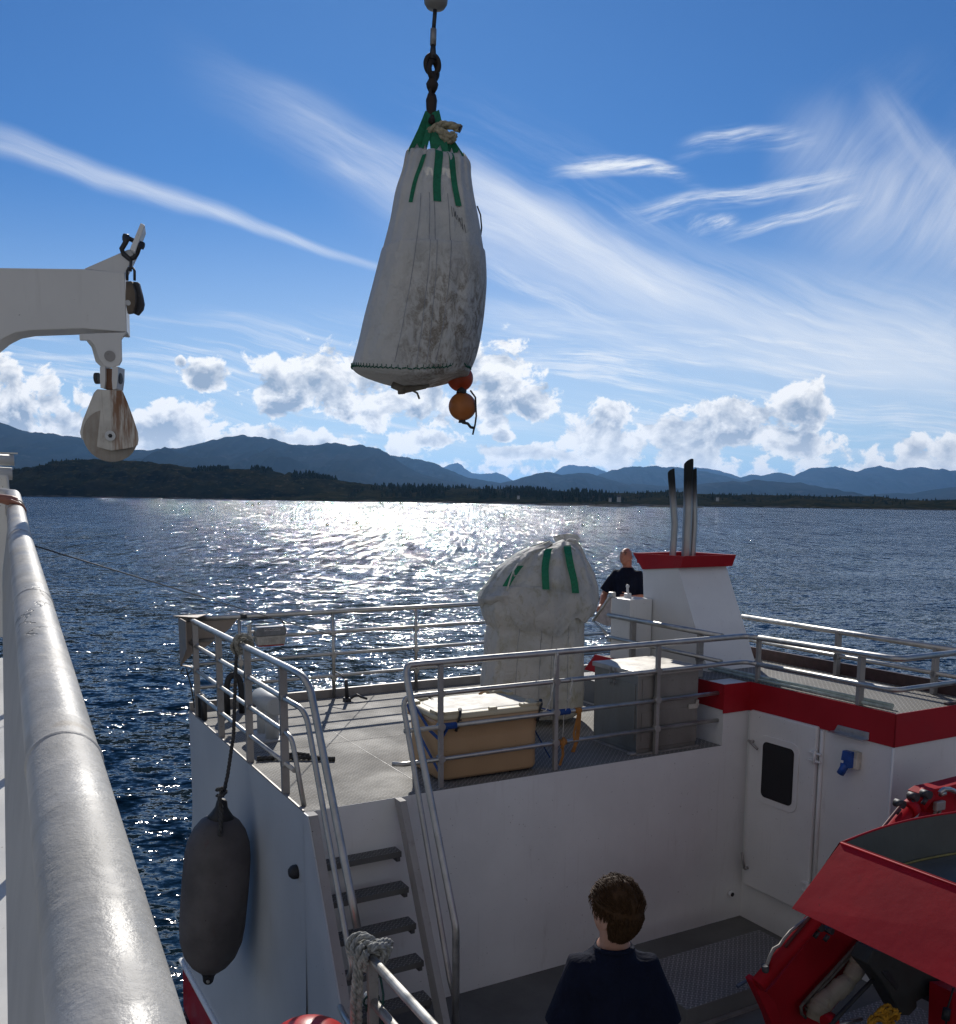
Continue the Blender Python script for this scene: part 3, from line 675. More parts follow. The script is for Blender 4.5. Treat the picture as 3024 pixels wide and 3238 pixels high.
railing('roof_railing', [([(7.425, 7.20, zt), (7.425, 5.66, zr)] + arc((7.425, 5.58, zr), (7.425, 5.50, zr), (7.52, 5.50, zr))[1:] + [(9.2, 5.50, zr)], PR),
    ([(7.425, 7.20, -1.665), (7.425, 5.64, -1.655)] + arc((7.425, 5.57, -1.655), (7.425, 5.50, -1.655), (7.52, 5.50, -1.655))[1:] + [(9.2, 5.50, -1.655)], 0.026),
    ([(8.58, 8.62, -1.36), (8.58, 5.0, -1.40)], PR), ([(8.58, 8.6, -1.64), (8.58, 5.0, -1.66)], 0.024),
    ([(7.09, 9.42, -1.345), (7.09, 7.40, -1.365)], PR), ([(7.09, 9.42, -1.62), (7.09, 7.40, -1.64)], 0.024)],
    [(7.455, 5.91, ZR, zr), (8.58, 7.13, ZR, zr), (8.58, 5.92, ZR, -1.39), (7.12, 8.96, ZR, -1.35), (7.12, 7.77, ZR, -1.36)], 'v')
railing('main_deck_railing', [([(2.2, 5.53, -2.957), (2.2, 0.6, -2.945)], PR), ([(2.2, 5.49, -3.25), (2.2, 0.6, -3.24)], PR), ([(2.32, 6.36, -3.80), (2.30, 6.2, -3.79), (2.22, 5.3, -3.76), (2.2, 0.6, -3.7)], 0.024)],
    [(2.2, 5.40, ZL, -2.965), (2.2, 4.1, ZL, -2.96), (2.2, 2.8, ZL, -2.96)], 'v')
# corner plates
mb = MB()
P_ = [(2.28, 11.668, -1.352), (3.0, 11.668, -1.40)] + [(3.0 - 0.43 * t, 11.668, -1.42 - 0.33 * t ** 0.8) for t in (0.25, 0.5, 0.75, 1)] + [(2.42, 11.668, -1.82), (2.28, 11.668, -1.95)]
mb.prism(P_, (0, 0.012, 0)); mb.prism([(2.27, 11.66, -1.95), (2.28, 11.30, -1.70), (2.28, 11.30, -1.36), (2.27, 11.66, -1.352)], (0.012, 0, 0))
mb.prism([(2.22, 11.72, -1.345), (2.62, 11.70, -1.345), (2.44, 11.40, -1.345)], (0, 0, 0.012)); mb.prism([(2.28, 11.665, -1.95), (2.40, 11.665, -1.97), (2.40, 11.5, -1.97)], (0, 0, 0.012))
bp(mb, 'corner_plate', metal('corner_plate_aluminium', (0.34, 0.29, 0.25), 0.5, 0.6, 4.0))
mb = MB(); mb.tube([(2.42, 11.12, ZD), (2.42, 11.12, ZD + 0.20)] + arc((2.42, 11.12, ZD + 0.24), (2.42, 11.2, ZD + 0.32), (2.42, 11.28, ZD + 0.24)) + [(2.42, 11.28, ZD)], 0.035, 10); bp(mb, 'fairlead', M_STEEL)
# bitts
mb = MB()
for v in (9.82, 10.14): mb.tube([(2.86, v, ZD), (2.86, v, ZD + 0.36)], 0.075, 16)
mb.lathe([(0.085, 0), (0.105, 0.015), (0.105, 0.60), (0.085, 0.615)], rtm((2.86, 9.66, ZD + 0.40), (2.86, 10.4, ZD + 0.40)), 20); mb.box(2.72, 3.0, 9.7, 10.26, ZD + 0.002, ZD + 0.02)
bp(mb, 'mooring_bitts', paint('grey_bitts_paint', (0.40, 0.42, 0.43), 0.5, 0.1))
mb = MB(); mb.tube([(2.74, 11.3, ZD)] + arc((2.74, 11.3, -2.28), (2.74, 11.3, -2.05), (2.83, 11.3, -2.05), 6) + arc((2.83, 11.3, -2.05), (2.92, 11.3, -2.05), (2.92, 11.3, -2.28), 6) + [(2.92, 11.3, ZD)], 0.038, 12)
bp(mb, 'vent_hose', M_RUBBER)
mb = MB(); mb.box(4.28, 4.36, 11.30, 11.42, ZD, ZD + 0.05, 0.01); mb.tube([(4.32, 11.36, ZD + 0.04), (4.30, 11.33, ZD + 0.30)], [0.03, 0.022], 8); mb.tube([(4.30, 11.34, ZD + 0.29), (4.29, 11.5, ZD + 0.34), (4.26, 11.64, ZD + 0.36)], 0.010, 6)
mb.tube([(4.36, 11.35, ZD + 0.03), (4.44, 11.3, ZD + 0.09), (4.48, 11.27, ZD + 0.06), (4.56, 11.25, ZD + 0.03)], 0.016, 6)
bp(mb, 'deck_valve', M_STEEL)

# stairs
stair = thing('_', None, None, (0, 0, 0)) if False else None
mb = MB(); mb.prism([(2.371, 7.299, ZD - 0.001), (2.371, 7.19, ZD - 0.001), (2.371, 6.15, ZL + 0.01), (2.371, 7.299, ZL + 0.01)], (0.013, 0, 0)); bp(mb, 'stair_side_plate', M_HULL)
mb = MB()
mb.prism([(2.385, 7.30, ZD - 0.002), (2.385, 7.18, ZD - 0.002), (2.385, 6.16, ZL), (2.385, 6.34, ZL)], (0.075, 0, 0))
stairs = bp(mb, 'stairs', paint('chalky_stair_paint', (0.36, 0.345, 0.33), 0.7, 0.10, (0.13, 0.105, 0.09), 0.85, 2.6))
mb = MB(); mb.prism([(3.205, 7.30, ZD - 0.002), (3.205, 7.18, ZD - 0.002), (3.205, 6.16, ZL), (3.205, 6.34, ZL)], (0.06, 0, 0)); bp(mb, 'stringer', MATS['chalky_stair_paint'], stairs)
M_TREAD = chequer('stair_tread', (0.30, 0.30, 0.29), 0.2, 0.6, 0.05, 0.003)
for i in range(6):
    z = -2.985 - 0.272 * i; v = 7.155 - 0.147 * i
    mb = MB(); mb.box(2.461, 3.204, v, v + 0.165, z - 0.008, z); mb.box(2.461, 3.204, v, v + 0.008, z - 0.05, z - 0.008); mb.box(3.17, 3.204, v + 0.03, v + 0.15, z - 0.10, z - 0.008)
    bp(mb, 'tread', M_TREAD, stairs)
mb = MB(); mb.lathe([(0.062, 0), (0.062, 0.03), (0.055, 0.05), (0.035, 0.07), (0.0, 0.075)], rtm((2.368, 7.5, -3.13), (2.2, 7.5, -3.13)), 16, cap=False); bp(mb, 'hull_light', M_RUBBER)

# funnel
mb = MB()
A_ = [(7.45, 7.98, ZR - 0.002), (8.21, 7.98, ZR - 0.002), (8.21, 9.12, ZR - 0.002), (7.45, 9.12, ZR - 0.002)]
B_ = [(7.45, 8.56, -0.70), (8.21, 8.56, -0.70), (8.21, 9.22, -0.70), (7.45, 9.22, -0.70)]
va = [mb.bm.verts.new(p) for p in A_]; vb = [mb.bm.verts.new(p) for p in B_]
for k in range(4): mb._f((va[k], va[(k + 1) % 4], vb[(k + 1) % 4], vb[k]))
mb._f(vb)
funnel = bp(mb, 'funnel', M_WHITE)
mb = MB()
A_ = [(7.425, 8.48, -0.705), (8.24, 8.48, -0.705), (8.24, 9.25, -0.705), (7.425, 9.19, -0.765)]
B_ = [(7.42, 8.44, -0.565), (8.255, 8.44, -0.565), (8.255, 9.40, -0.565), (7.40, 9.36, -0.565)]
I_ = [(7.45, 8.48, -0.567), (8.22, 8.48, -0.567), (8.22, 9.34, -0.567), (7.44, 9.32, -0.567)]
J_ = [(p[0], p[1], -0.69) for p in I_]
rg = [[mb.bm.verts.new(p) for p in r] for r in (A_, B_, I_, J_)]
for r0, r1_ in zip(rg, rg[1:]):
    for k in range(4): mb._f((r0[k], r0[(k + 1) % 4], r1_[(k + 1) % 4], r1_[k]))
mb._f(rg[3])
bp(mb, 'funnel_cap', M_RED, funnel)
def exh_mat():
    m_, g, b = mat('sooty_exhaust'); p = g.wpos(); z = g.xyz(p)[2]; n = g.noise(g.vmul(g.objco(), (1, 1, 0.15)), 24.0, 5, 0.6)
    f = g.ss(g.add(z, g.mul(g.sub(n, 0.5), 0.25)), 6.6 - 0.10, 6.6 + 0.26)
    g.put(b.inputs['Base Color'], g.mix(f, g.mix(n, (0.20, 0.20, 0.20), (0.42, 0.42, 0.42)), (0.008, 0.013, 0.013)))
    g.put(b.inputs['Metallic'], g.m('MULTIPLY_ADD', f, -0.85, 0.88)); g.put(b.inputs['Roughness'], g.m('MULTIPLY_ADD', f, 0.45, 0.36))
    return m_
M_SOOT = exh_mat()
def exhaust(p0, p1, p2, r):
    """straight pipe, mitred bend, obliquely cut sooty end"""
    mb = MB(); p0, p1, p2 = Vector(p0), Vector(p1), Vector(p2)
    mb.tube([p0, p1, p2], r, 18, cap=False); mb.tube([p0, p1, p2], r * 0.86, 18, cap=False)
    for v in mb.bm.verts:                      # slant the mouth away from the viewer
        if (v.co - p2).length < r * 1.4: v.co.z -= (v.co.y - p2.y) * 0.8
    bp(mb, 'exhaust_pipe', M_SOOT, funnel)
exhaust((7.737, 9.0, -0.69), (7.757, 9.0, -0.20), (7.672, 9.0, 0.44), 0.041)
exhaust((7.945, 8.99, -0.69), (7.955, 8.99, -0.02), (7.940, 8.99, 0.55), 0.058)
exhaust((8.055, 9.0, -0.69), (8.075, 9.0, -0.21), (8.030, 9.0, 0.45), 0.040)
# control console
mb = MB(); mb.box(7.09, 7.43, 8.99, 9.37, ZR - 0.01, -1.115, 0.006)
cons = bp(mb, 'control_console', M_WHITE)
mb = MB(); mb.prism([(7.10, 9.39, -1.11), (7.10, 9.72, -1.45), (7.10, 9.45, -1.49), (7.10, 9.39, -1.47)], (0.02, 0, 0)); bp(mb, 'bracket_plate', simple('pinkish_bracket', (0.42, 0.36, 0.34), 0.5), cons)
mb = MB(); mb.tube([(7.10, 9.38, -1.08), (7.10, 9.76, -1.46)], 0.018, 8); mb.tube([(7.10, 9.74, -1.46), (7.10, 9.40, -1.62)], 0.016, 8); mb.box(7.08, 7.13, 9.33, 9.42, -1.115, -1.05, 0.006); mb.box(7.07, 7.12, 9.36, 9.42, -1.68, -1.60, 0.006)
bp(mb, 'bracket_frame', M_ALU, cons)
mb = MB(); mb.box(7.22, 7.29, 9.22, 9.29, -1.118, -1.06, 0.008); mb.tube([(7.255, 9.255, -1.07), (7.255, 9.26, -0.985)], 0.016, 8); mb.ball((7.255, 9.26, -0.975), 0.024, 2); bp(mb, 'control_lever', M_WHITE, cons)
mb = MB(); mb.box(7.1, 8.6, 9.51, 10.3, ZD + 0.004, -2.24); bp(mb, 'operator_step', M_DECK2)
# ------------------------------------------------------------------ deck cargo (boat axes)
def text_mesh(txt, size, depth=0.002):
    cu = bpy.data.curves.new('t', 'FONT'); cu.body = txt; cu.size = size; cu.extrude = depth; cu.align_x = 'CENTER'; cu.align_y = 'CENTER'
    to = bpy.data.objects.new('t', cu); COL.objects.link(to)
    bpy.context.view_layer.update()
    me = bpy.data.meshes.new_from_object(to.evaluated_get(bpy.context.evaluated_depsgraph_get()))
    bpy.data.objects.remove(to); bm = bmesh.new(); bm.from_mesh(me); bpy.data.meshes.remove(me); return bm
def rbox_rows(u0, u1, v0, v1, z, r, n=5):
    P = []
    for (cu, cv, a0) in ((u1 - r, v1 - r, 0), (u0 + r, v1 - r, 90), (u0 + r, v0 + r, 180), (u1 - r, v0 + r, 270)):
        for k in range(n + 1):
            a = R(a0 + 90 * k / n); P.append((cu + r * math.cos(a), cv + r * math.sin(a), z))
    return P
# insulated fish tub
M_TUB = paint('tan_tub_plastic', (0.45, 0.29, 0.155), 0.45, 0.06, (0.25, 0.18, 0.11), 0.35, 2.2)
M_LID = paint('cream_lid_plastic', (0.52, 0.45, 0.30), 0.5, 0.06, (0.3, 0.25, 0.17), 0.4, 3.0)
M_LIDP = paint('pale_lid_panel', (0.46, 0.43, 0.37), 0.55, 0.18, (0.32, 0.28, 0.22), 0.6, 5.0)
tub = thing('fish_tub', 'tan insulated plastic fish tub with cream lid strapped behind the front railing', 'tub', (4.26, 7.8, ZD), BM)
def tilt(P, a, c): # turn the tub a little on the deck
    ca, sa = math.cos(a), math.sin(a); return [(c[0] + (p[0] - c[0]) * ca - (p[1] - c[1]) * sa, c[1] + (p[0] - c[0]) * sa + (p[1] - c[1]) * ca, p[2]) for p in P]
TC = (4.26, 7.80); TA = R(-1.5)
T_ = lambda P: tilt(P, TA, TC)
mb = MB()
rows = [T_(rbox_rows(3.755, 4.785, 7.46, 8.14, ZD + 0.03, 0.09)), T_(rbox_rows(3.735, 4.80, 7.44, 8.16, ZD + 0.06, 0.10)), T_(rbox_rows(3.735, 4.80, 7.44, 8.16, ZD + 0.40, 0.10)), T_(rbox_rows(3.725, 4.81, 7.43, 8.17, ZD + 0.525, 0.10)),
        T_(rbox_rows(3.705, 4.83, 7.41, 8.19, ZD + 0.54, 0.10)), T_(rbox_rows(3.70, 4.835, 7.405, 8.195, ZD + 0.60, 0.10)), T_(rbox_rows(3.73, 4.80, 7.435, 8.165, ZD + 0.605, 0.09))]
vs = mb.grid(rows, closed=True); mb._f(vs[0][::-1]); mb._f(vs[-1])
part(mb, 'tub_body', M_TUB, tub)
mb = MB()
for (a, b) in ((3.82, 4.02), (4.18, 4.36), (4.52, 4.72)): mb.prism(T_([(a, 7.5, ZD + 0.004), (b, 7.5, ZD + 0.004), (b, 8.1, ZD + 0.004), (a, 8.1, ZD + 0.004)]), (0, 0, 0.028))
part(mb, 'foot', M_RUBBER, tub)
mb = MB()
rows = [T_(rbox_rows(3.705, 4.83, 7.41, 8.19, ZD + 0.606, 0.10)), T_(rbox_rows(3.70, 4.835, 7.405, 8.195, ZD + 0.615, 0.10)), T_(rbox_rows(3.71, 4.825, 7.415, 8.185, ZD + 0.652, 0.10)), T_(rbox_rows(3.745, 4.79, 7.45, 8.15, ZD + 0.655, 0.10))]
vs = mb.grid(rows, closed=True); mb._f(vs[0][::-1]); mb._f(vs[-1])
for (u0, u1, v0, v1) in ((3.715, 3.93, 7.42, 7.50), (4.25, 4.33, 7.42, 7.47), (4.60, 4.82, 7.42, 7.50), (3.715, 3.79, 7.42, 7.62), (4.745, 4.82, 7.42, 7.62), (3.715, 3.79, 7.98, 8.18), (4.745, 4.82, 7.98, 8.18), (4.60, 4.82, 8.10, 8.18), (3.715, 3.93, 8.10, 8.18)):
    mb.prism(T_([(u0, v0, ZD + 0.648), (u1, v0, ZD + 0.648), (u1, v1, ZD + 0.648), (u0, v1, ZD + 0.648)]), (0, 0, 0.034), 0.008)
lid = part(mb, 'lid', M_LID, tub)
mb = MB(); vs = mb.grid([T_(rbox_rows(3.80, 4.735, 7.505, 8.095, ZD + 0.656, 0.12)), T_(rbox_rows(3.82, 4.715, 7.525, 8.075, ZD + 0.664, 0.12))], closed=True); mb._f(vs[-1]); part(mb, 'lid_panel', M_LIDP, lid)
for (u, v, s) in ((3.90, 7.40, 1), (4.78, 7.42, 1), (3.95, 8.20, -1), (4.66, 8.20, -1)):
    p = T_([(u, v, 0)])[0]; mb = MB()
    mb.tube([(p[0] - 0.02, p[1] - 0.004 * s, ZD + 0.50), (p[0] - 0.005, p[1] - 0.015 * s, ZD + 0.58), (p[0] + 0.03, p[1] + 0.0 * s, ZD + 0.66), (p[0] + 0.05, p[1] + 0.05 * s, ZD + 0.69)], [0.016, 0.010, 0.012, 0.018], 8)
    for k in range(3): mb.tube([(p[0] - 0.03 + 0.012 * k, p[1] - 0.012 * s, ZD + 0.53 + 0.035 * k), (p[0] + 0.01 + 0.012 * k, p[1] - 0.012 * s, ZD + 0.53 + 0.035 * k)], 0.006, 6)
    part(mb, 'latch', M_RUBBER, tub)
mb = MB(); mb.tube([T_([(4.5, 8.12, 0)])[0][:2] + (ZD + 0.66,), T_([(4.62, 8.15, 0)])[0][:2] + (ZD + 0.70,), T_([(4.74, 8.12, 0)])[0][:2] + (ZD + 0.655,)], 0.014, 8); part(mb, 'lid_grip', simple('orange_grip', (0.5, 0.28, 0.12), 0.5), lid)
# lashing strap of the tub
def ribbon(mb, pts, w, n, th=0.003):
    """flat band of width w along pts, n = facing direction"""
    n = Vector(n); L_, R_ = [], []
    pts = [Vector(p) for p in pts]
    for i, p in enumerate(pts):
        t = (pts[min(i + 1, len(pts) - 1)] - pts[max(0, i - 1)]).normalized(); s = t.cross(n).normalized() * w / 2
        L_.append(p - s); R_.append(p + s)
    o = n.normalized() * th
    mb.grid([[a, b, b + o, a + o, a] for a, b in zip(L_, R_)], smooth=False)
M_STRAP = simple('blue_webbing', (0.010, 0.055, 0.22), 0.75)
for (sd_, u_, lab, rb) in ((0, 3.78, 'blue lashing strap over the left end of the tan tub to the front railing', ([(3.70, 8.1, ZD + 0.64), (3.69, 7.8, ZD + 0.40), (3.69, 7.385, ZD + 0.14)], [(3.69, 7.9, ZD + 0.66), (3.675, 7.55, ZD + 0.50), (3.70, 7.38, ZD + 0.44), (3.76, 7.36, -1.99)])),
        (1, 5.03, 'blue lashing strap from the right end of the tan tub to the front railing', ([(4.84, 8.15, ZD + 0.62), (4.86, 7.75, ZD + 0.45), (4.90, 7.40, ZD + 0.12)], [(4.85, 7.9, ZD + 0.64), (4.90, 7.6, ZD + 0.58), (4.98, 7.37, ZD + 0.56)]))):
    mb = MB(); ribbon(mb, rb[0], 0.04, (-1, 0, 0) if sd_ == 0 else (1, -0.6, 0)); ribbon(mb, rb[1], 0.04, (-1, 0, 0) if sd_ == 0 else (0.3, -1, 0.4)); mb.tube([(u_ - 0.075, 7.378, -1.975), (u_ + 0.075, 7.378, -1.975)], 0.031, 12)
    solo(mb, 'lashing_strap', M_STRAP, lab, 'strap', (u_, 7.4, ZD + 0.5), BM)
# other lashings on the front rail
M_ORS = simple('orange_webbing', (0.33, 0.14, 0.03), 0.8); M_CORD = simple('white_cord', (0.55, 0.53, 0.48), 0.8)
mb = MB(); mb.tube([(5.17, 7.378, -1.975), (5.24, 7.378, -1.975)], 0.029, 12); ribbon(mb, [(5.21, 7.352, -1.96), (5.20, 7.35, -2.12), (5.19, 7.36, -2.27), (5.17, 7.40, -2.40)], 0.045, (0, -1, 0)); ribbon(mb, [(5.19, 7.345, -1.99), (5.15, 7.36, -2.2), (5.16, 7.36, -2.28)], 0.025, (0, -1, 0))
solo(mb, 'lashing_strap', M_ORS, 'orange webbing strap hanging from third bar of the front railing', 'strap', (5.2, 7.378, -1.975), BM)
mb = MB(); mb.tube([(4.99, 7.378, -2.275), (5.07, 7.378, -2.275)], 0.03, 12); mb.tube([(5.02, 7.35, -2.22), (5.03, 7.345, -2.28), (5.0, 7.35, -2.33)], 0.016, 8); ribbon(mb, [(5.01, 7.35, -2.28), (5.02, 7.35, -2.4), (4.99, 7.36, -2.50)], 0.03, (0, -1, 0))
solo(mb, 'lashing_strap', M_ORS, 'short orange strap knotted round the lowest bar of the front railing', 'strap', (5.03, 7.378, -2.275), BM)
mb = MB()
mb.tube([(4.93, 7.345, -1.375), (4.92, 7.35, -1.55), (4.90, 7.36, -1.67)], 0.006, 6); mb.tube([(4.915, 7.345, -1.375), (4.905, 7.35, -1.52), (4.91, 7.36, -1.67)], 0.006, 6); mb.tube([(4.90, 7.35, -1.67), (4.87, 7.36, -1.84), (4.84, 7.38, -1.93), (4.78, 7.39, -1.97)], 0.006, 6); mb.tube([(4.94, 7.378, -1.38 + 0.03), (4.94, 7.34, -1.40), (4.91, 7.345, -1.41)], 0.007, 6)
solo(mb, 'cord', M_CORD, 'thin white cord tied to the front rail above the tub', 'cord', (4.92, 7.35, -1.4), BM)
mb = MB(); mb.tube([(5.10, 7.345, -1.64), (5.11, 7.343, -1.69), (5.09, 7.345, -1.76), (5.10, 7.35, -1.82), (5.06, 7.35, -1.86)], 0.008, 6); mb.tube([(5.07, 7.347, -1.84), (5.10, 7.345, -1.76), (5.08, 7.35, -1.86), (5.03, 7.36, -2.0), (5.02, 7.36, -2.25)], 0.004, 5)
solo(mb, 'cord', M_CORD, 'white cord end hanging from second bar of the front railing', 'cord', (5.1, 7.35, -1.7), BM)
# aluminium locker
lock = thing('locker', 'square aluminium deck locker beside the deckhouse wall', 'locker', (6.4, 7.8, ZD), BM)
mb = MB(); mb.box(5.985, 6.80, 7.425, 8.18, ZD + 0.05, -1.70, 0.008); mb.box(6.0, 6.79, 7.44, 8.16, ZD + 0.004, ZD + 0.05)
mb.box(5.978, 5.985, 7.46, 8.15, -2.40, -1.80); mb.box(6.04, 6.76, 7.418, 7.425, -2.02, -1.75); mb.box(6.04, 6.76, 7.419, 7.425, -2.40, -2.10)
part(mb, 'locker_body', M_SHEET, lock)
mb = MB(); mb.box(5.965, 6.82, 7.40, 8.20, -1.715, -1.665, 0.006); part(mb, 'locker_lid', metal('locker_lid_sheet', (0.55, 0.53, 0.49), 0.42, 0.55, 4.0), lock)
mb = MB(); mb.box(5.955, 6.81, 7.392, 7.425, ZD + 0.004, ZD + 0.015); mb.box(5.94, 5.985, 7.44, 8.18, ZD + 0.004, ZD + 0.014); mb.box(5.90, 5.98, 7.41, 7.47, ZD + 0.005, ZD + 0.03, 0.006); part(mb, 'base_flange', M_ALUD, lock)
for v in (7.78, 7.86):
    mb = MB(); mb.box(5.955, 5.967, v - 0.014, v + 0.014, -1.72, -1.68); mb.tube([(5.962, v, -1.70), (5.945, v, -1.74), (5.95, v, -1.80)], 0.006, 6); mb.tube([(5.965, v, -1.80), (5.945, v, -1.82), (5.955, v, -1.87), (5.97, v, -1.84)], 0.006, 6); part(mb, 'latch', M_ALUD, lock)
mb = MB(); mb.box(6.66, 6.79, 7.405, 7.418, -2.12, -2.07, 0.004); mb.box(6.76, 6.80, 7.405, 7.418, -2.10, -2.03, 0.004); part(mb, 'tape', M_LIDP, lock)
# floodlight
fl = thing('floodlight', 'grey floodlight with name plate clamped under the aft rail', 'floodlight', (3.35, 11.5, -1.6), BM)
mb = MB()
mb.prism([(3.16, 11.44, -1.62), (3.55, 11.44, -1.62), (3.56, 11.44, -1.58), (3.54, 11.44, -1.51), (3.19, 11.44, -1.51), (3.16, 11.44, -1.56)], (0, 0.16, 0), 0.01)
part(mb, 'lamp_housing', simple('floodlight_grey', (0.16, 0.17, 0.18), 0.45), fl)
mb = MB(); mb.prism([(3.19, 11.45, -1.735), (3.53, 11.45, -1.735), (3.55, 11.45, -1.622), (3.17, 11.45, -1.622)], (0, 0.14, 0), 0.006)
for k in range(9): mb.box(3.24 + 0.03 * k, 3.255 + 0.03 * k, 11.444, 11.45, -1.72, -1.65)
part(mb, 'lamp_body', simple('floodlight_pale', (0.42, 0.40, 0.36), 0.5), fl)
mb = MB(); mb.box(3.20, 3.52, 11.452, 11.58, -1.752, -1.737); part(mb, 'red_gasket', simple('red_gasket', (0.35, 0.03, 0.02), 0.5), fl)
mb = MB(); mb.box(3.085, 3.115, 11.47, 11.56, -1.64, -1.47, 0.004); mb.box(3.085, 3.16, 11.50, 11.53, -1.58, -1.55); mb.tube([(3.10, 11.52, -1.48), (3.16, 11.55, -1.44), (3.16, 11.62, -1.40)], 0.012, 6); part(mb, 'yoke', M_ALU, fl)
mb = MB(); mb.box(3.265, 3.47, 11.434, 11.44, -1.555, -1.522); plate = part(mb, 'name_plate', simple('pale_name_plate', (0.5, 0.5, 0.5), 0.5), fl)
mb = MB(); tb = text_mesh('POLARLIGHT', 0.034); mb._merge(tb, Matrix.Translation((3.3675, 11.4325, -1.5385)) @ Euler((R(90), 0, 0)).to_matrix().to_4x4()); part(mb, 'lettering', M_RUBBER, plate)
mb = MB(); mb.tube([(3.02, 11.62, -1.42), (3.15, 11.63, -1.425), (3.3, 11.62, -1.415), (3.45, 11.60, -1.415)] + arc((3.45, 11.60, -1.415), (3.54, 11.56, -1.42), (3.55, 11.52, -1.51), 5)[1:], 0.009, 6); mb.tube([(3.03, 11.65, -1.345), (3.07, 11.65, -1.345)], 0.001, 6); part(mb, 'cable', M_RUBBER, fl)
mb = MB(); mb.tube([(3.02, 11.65, -1.38), (3.10, 11.65, -1.38)], 0.033, 12); part(mb, 'clamp_tape', M_RUBBER, fl)
# ropes on the deck and at the corner
mb = MB(); rope_mesh(mb, [(2.47, 9.03, ZD + 0.03), (2.62, 8.99, ZD + 0.028), (2.80, 8.90, ZD + 0.028), (2.95, 8.82, ZD + 0.028), (3.10, 8.70, ZD + 0.028)], 0.022); mb.tube([(3.10, 8.70, ZD + 0.025), (3.16, 8.67, ZD + 0.025)], 0.024, 8)
rope_mesh(mb, [(2.75, 8.96, ZD + 0.05), (2.84, 8.93, ZD + 0.06), (2.95, 8.84, ZD + 0.05)], 0.018)
solo(mb, 'rope', M_ROPED, 'short dark rope lying on the upper deck by the port railing', 'rope', (2.8, 8.9, ZD), BM)
mb = MB(); mb.tube([(2.30, 11.62, -1.97), (2.26, 11.6, -2.03), (2.33, 11.55, -2.05), (2.40, 11.58, -1.99), (2.33, 11.6, -1.98), (2.36, 11.5, -2.2), (2.38, 11.45, -2.45)], 0.009, 6)
solo(mb, 'rope', M_ROPED, 'thin dark line looped on the corner post of the upper deck', 'rope', (2.35, 11.6, -1.97), BM)

# ------------------------------------------------------------------ big bags
def at(px, py, Y):
    d = wray(px, py); return Vector((0, 0, HC)) + d * (Y / d.y)
def bag_mat(name, stain_top, stains=True):
    m_ = bpy.data.materials.new(name); m_.use_nodes = True; g = G(m_.node_tree); nt = g.nt
    b = nt.nodes['Principled BSDF']; co = g.objco(); x, y, z = g.xyz(co)
    n = g.noise(co, 2.2, 6, 0.62); n2 = g.noise(g.vmul(co, (1, 1, 0.6)), 11.0, 7, 0.72, 0.8); n3 = g.noise(co, 38.0, 4, 0.7, 1.0)
    c = g.mix(g.ss(n, 0.3, 0.7), (0.62, 0.61, 0.58), (0.52, 0.53, 0.52))
    if stains:
        side = g.ss(g.add(x, g.mul(g.sub(n, 0.5), 0.5)), -0.22, 0.25); low = g.mul(g.ss(z, stain_top - 0.7, stain_top, 1.0, 0.0), 1.0)
        c = g.mix(g.mul(g.mul(g.mul(g.ss(n2, 0.42, 0.58), g.ss(n3, 0.32, 0.58)), side), g.mul(low, 0.8)), c, (0.105, 0.065, 0.045))
        c = g.mix(g.mul(g.mul(g.ss(n2, 0.36, 0.66), side), g.mul(low, 0.55)), c, (0.22, 0.20, 0.16))
    else:
        c = g.mix(g.mul(g.ss(n2, 0.50, 0.70), 0.65), c, (0.27, 0.25, 0.13)); c = g.mix(g.mul(g.ss(n, 0.52, 0.68), 0.35), c, (0.36, 0.34, 0.24)); c = g.mix(g.mul(g.ss(n3, 0.64, 0.72), 0.8), c, (0.07, 0.06, 0.05))
    g.put(b.inputs['Base Color'], c); b.inputs['Roughness'].default_value = 0.62; b.inputs['Specular IOR Level'].default_value = 0.3
    weave = g.mul(g.m('SINE', g.mul(z, 420.0)), 0.15)
    g.put(b.inputs['Normal'], g.bump(g.add(g.add(g.noise(g.vmul(co, (1, 1, 0.35)), 9.0, 5, 0.6), g.mul(n3, 0.15)), g.add(g.mul(g.noise(co, 4.0, 3, 0.5), 1.2), g.mul(g.ab(g.sub(g.noise(co, 6.5, 4, 0.55, 0.4), 0.5)), -1.6))), 0.8, 0.03))
    tr = g.node('ShaderNodeBsdfTranslucent'); g.put(tr.inputs['Color'], g.mix(0.5, c, (0.75, 0.72, 0.62))); mxs = g.node('ShaderNodeMixShader'); mxs.inputs[0].default_value = 0.15
    g.l.new(b.outputs[0], mxs.inputs[1]); g.l.new(tr.outputs[0], mxs.inputs[2]); g.l.new(mxs.outputs[0], nt.nodes['Material Output'].inputs['Surface'])
    return m_
M_BAG1 = bag_mat('woven_bag_dirty', 0.25); M_BAG2 = bag_mat('woven_bag_stained', 0.0, False)
for n_ in M_BAG2.node_tree.nodes:
    if n_.type == 'MIX_SHADER': n_.inputs[0].default_value = 0.26
M_GREEN = simple('green_webbing', (0.004, 0.16, 0.075), 0.7, 0, 0.2, 40.0); M_GSTITCH = simple('green_stitching', (0.01, 0.10, 0.06), 0.8)
M_SEAM = simple('pale_seam', (0.30, 0.31, 0.33), 0.8)
V_ = Vector
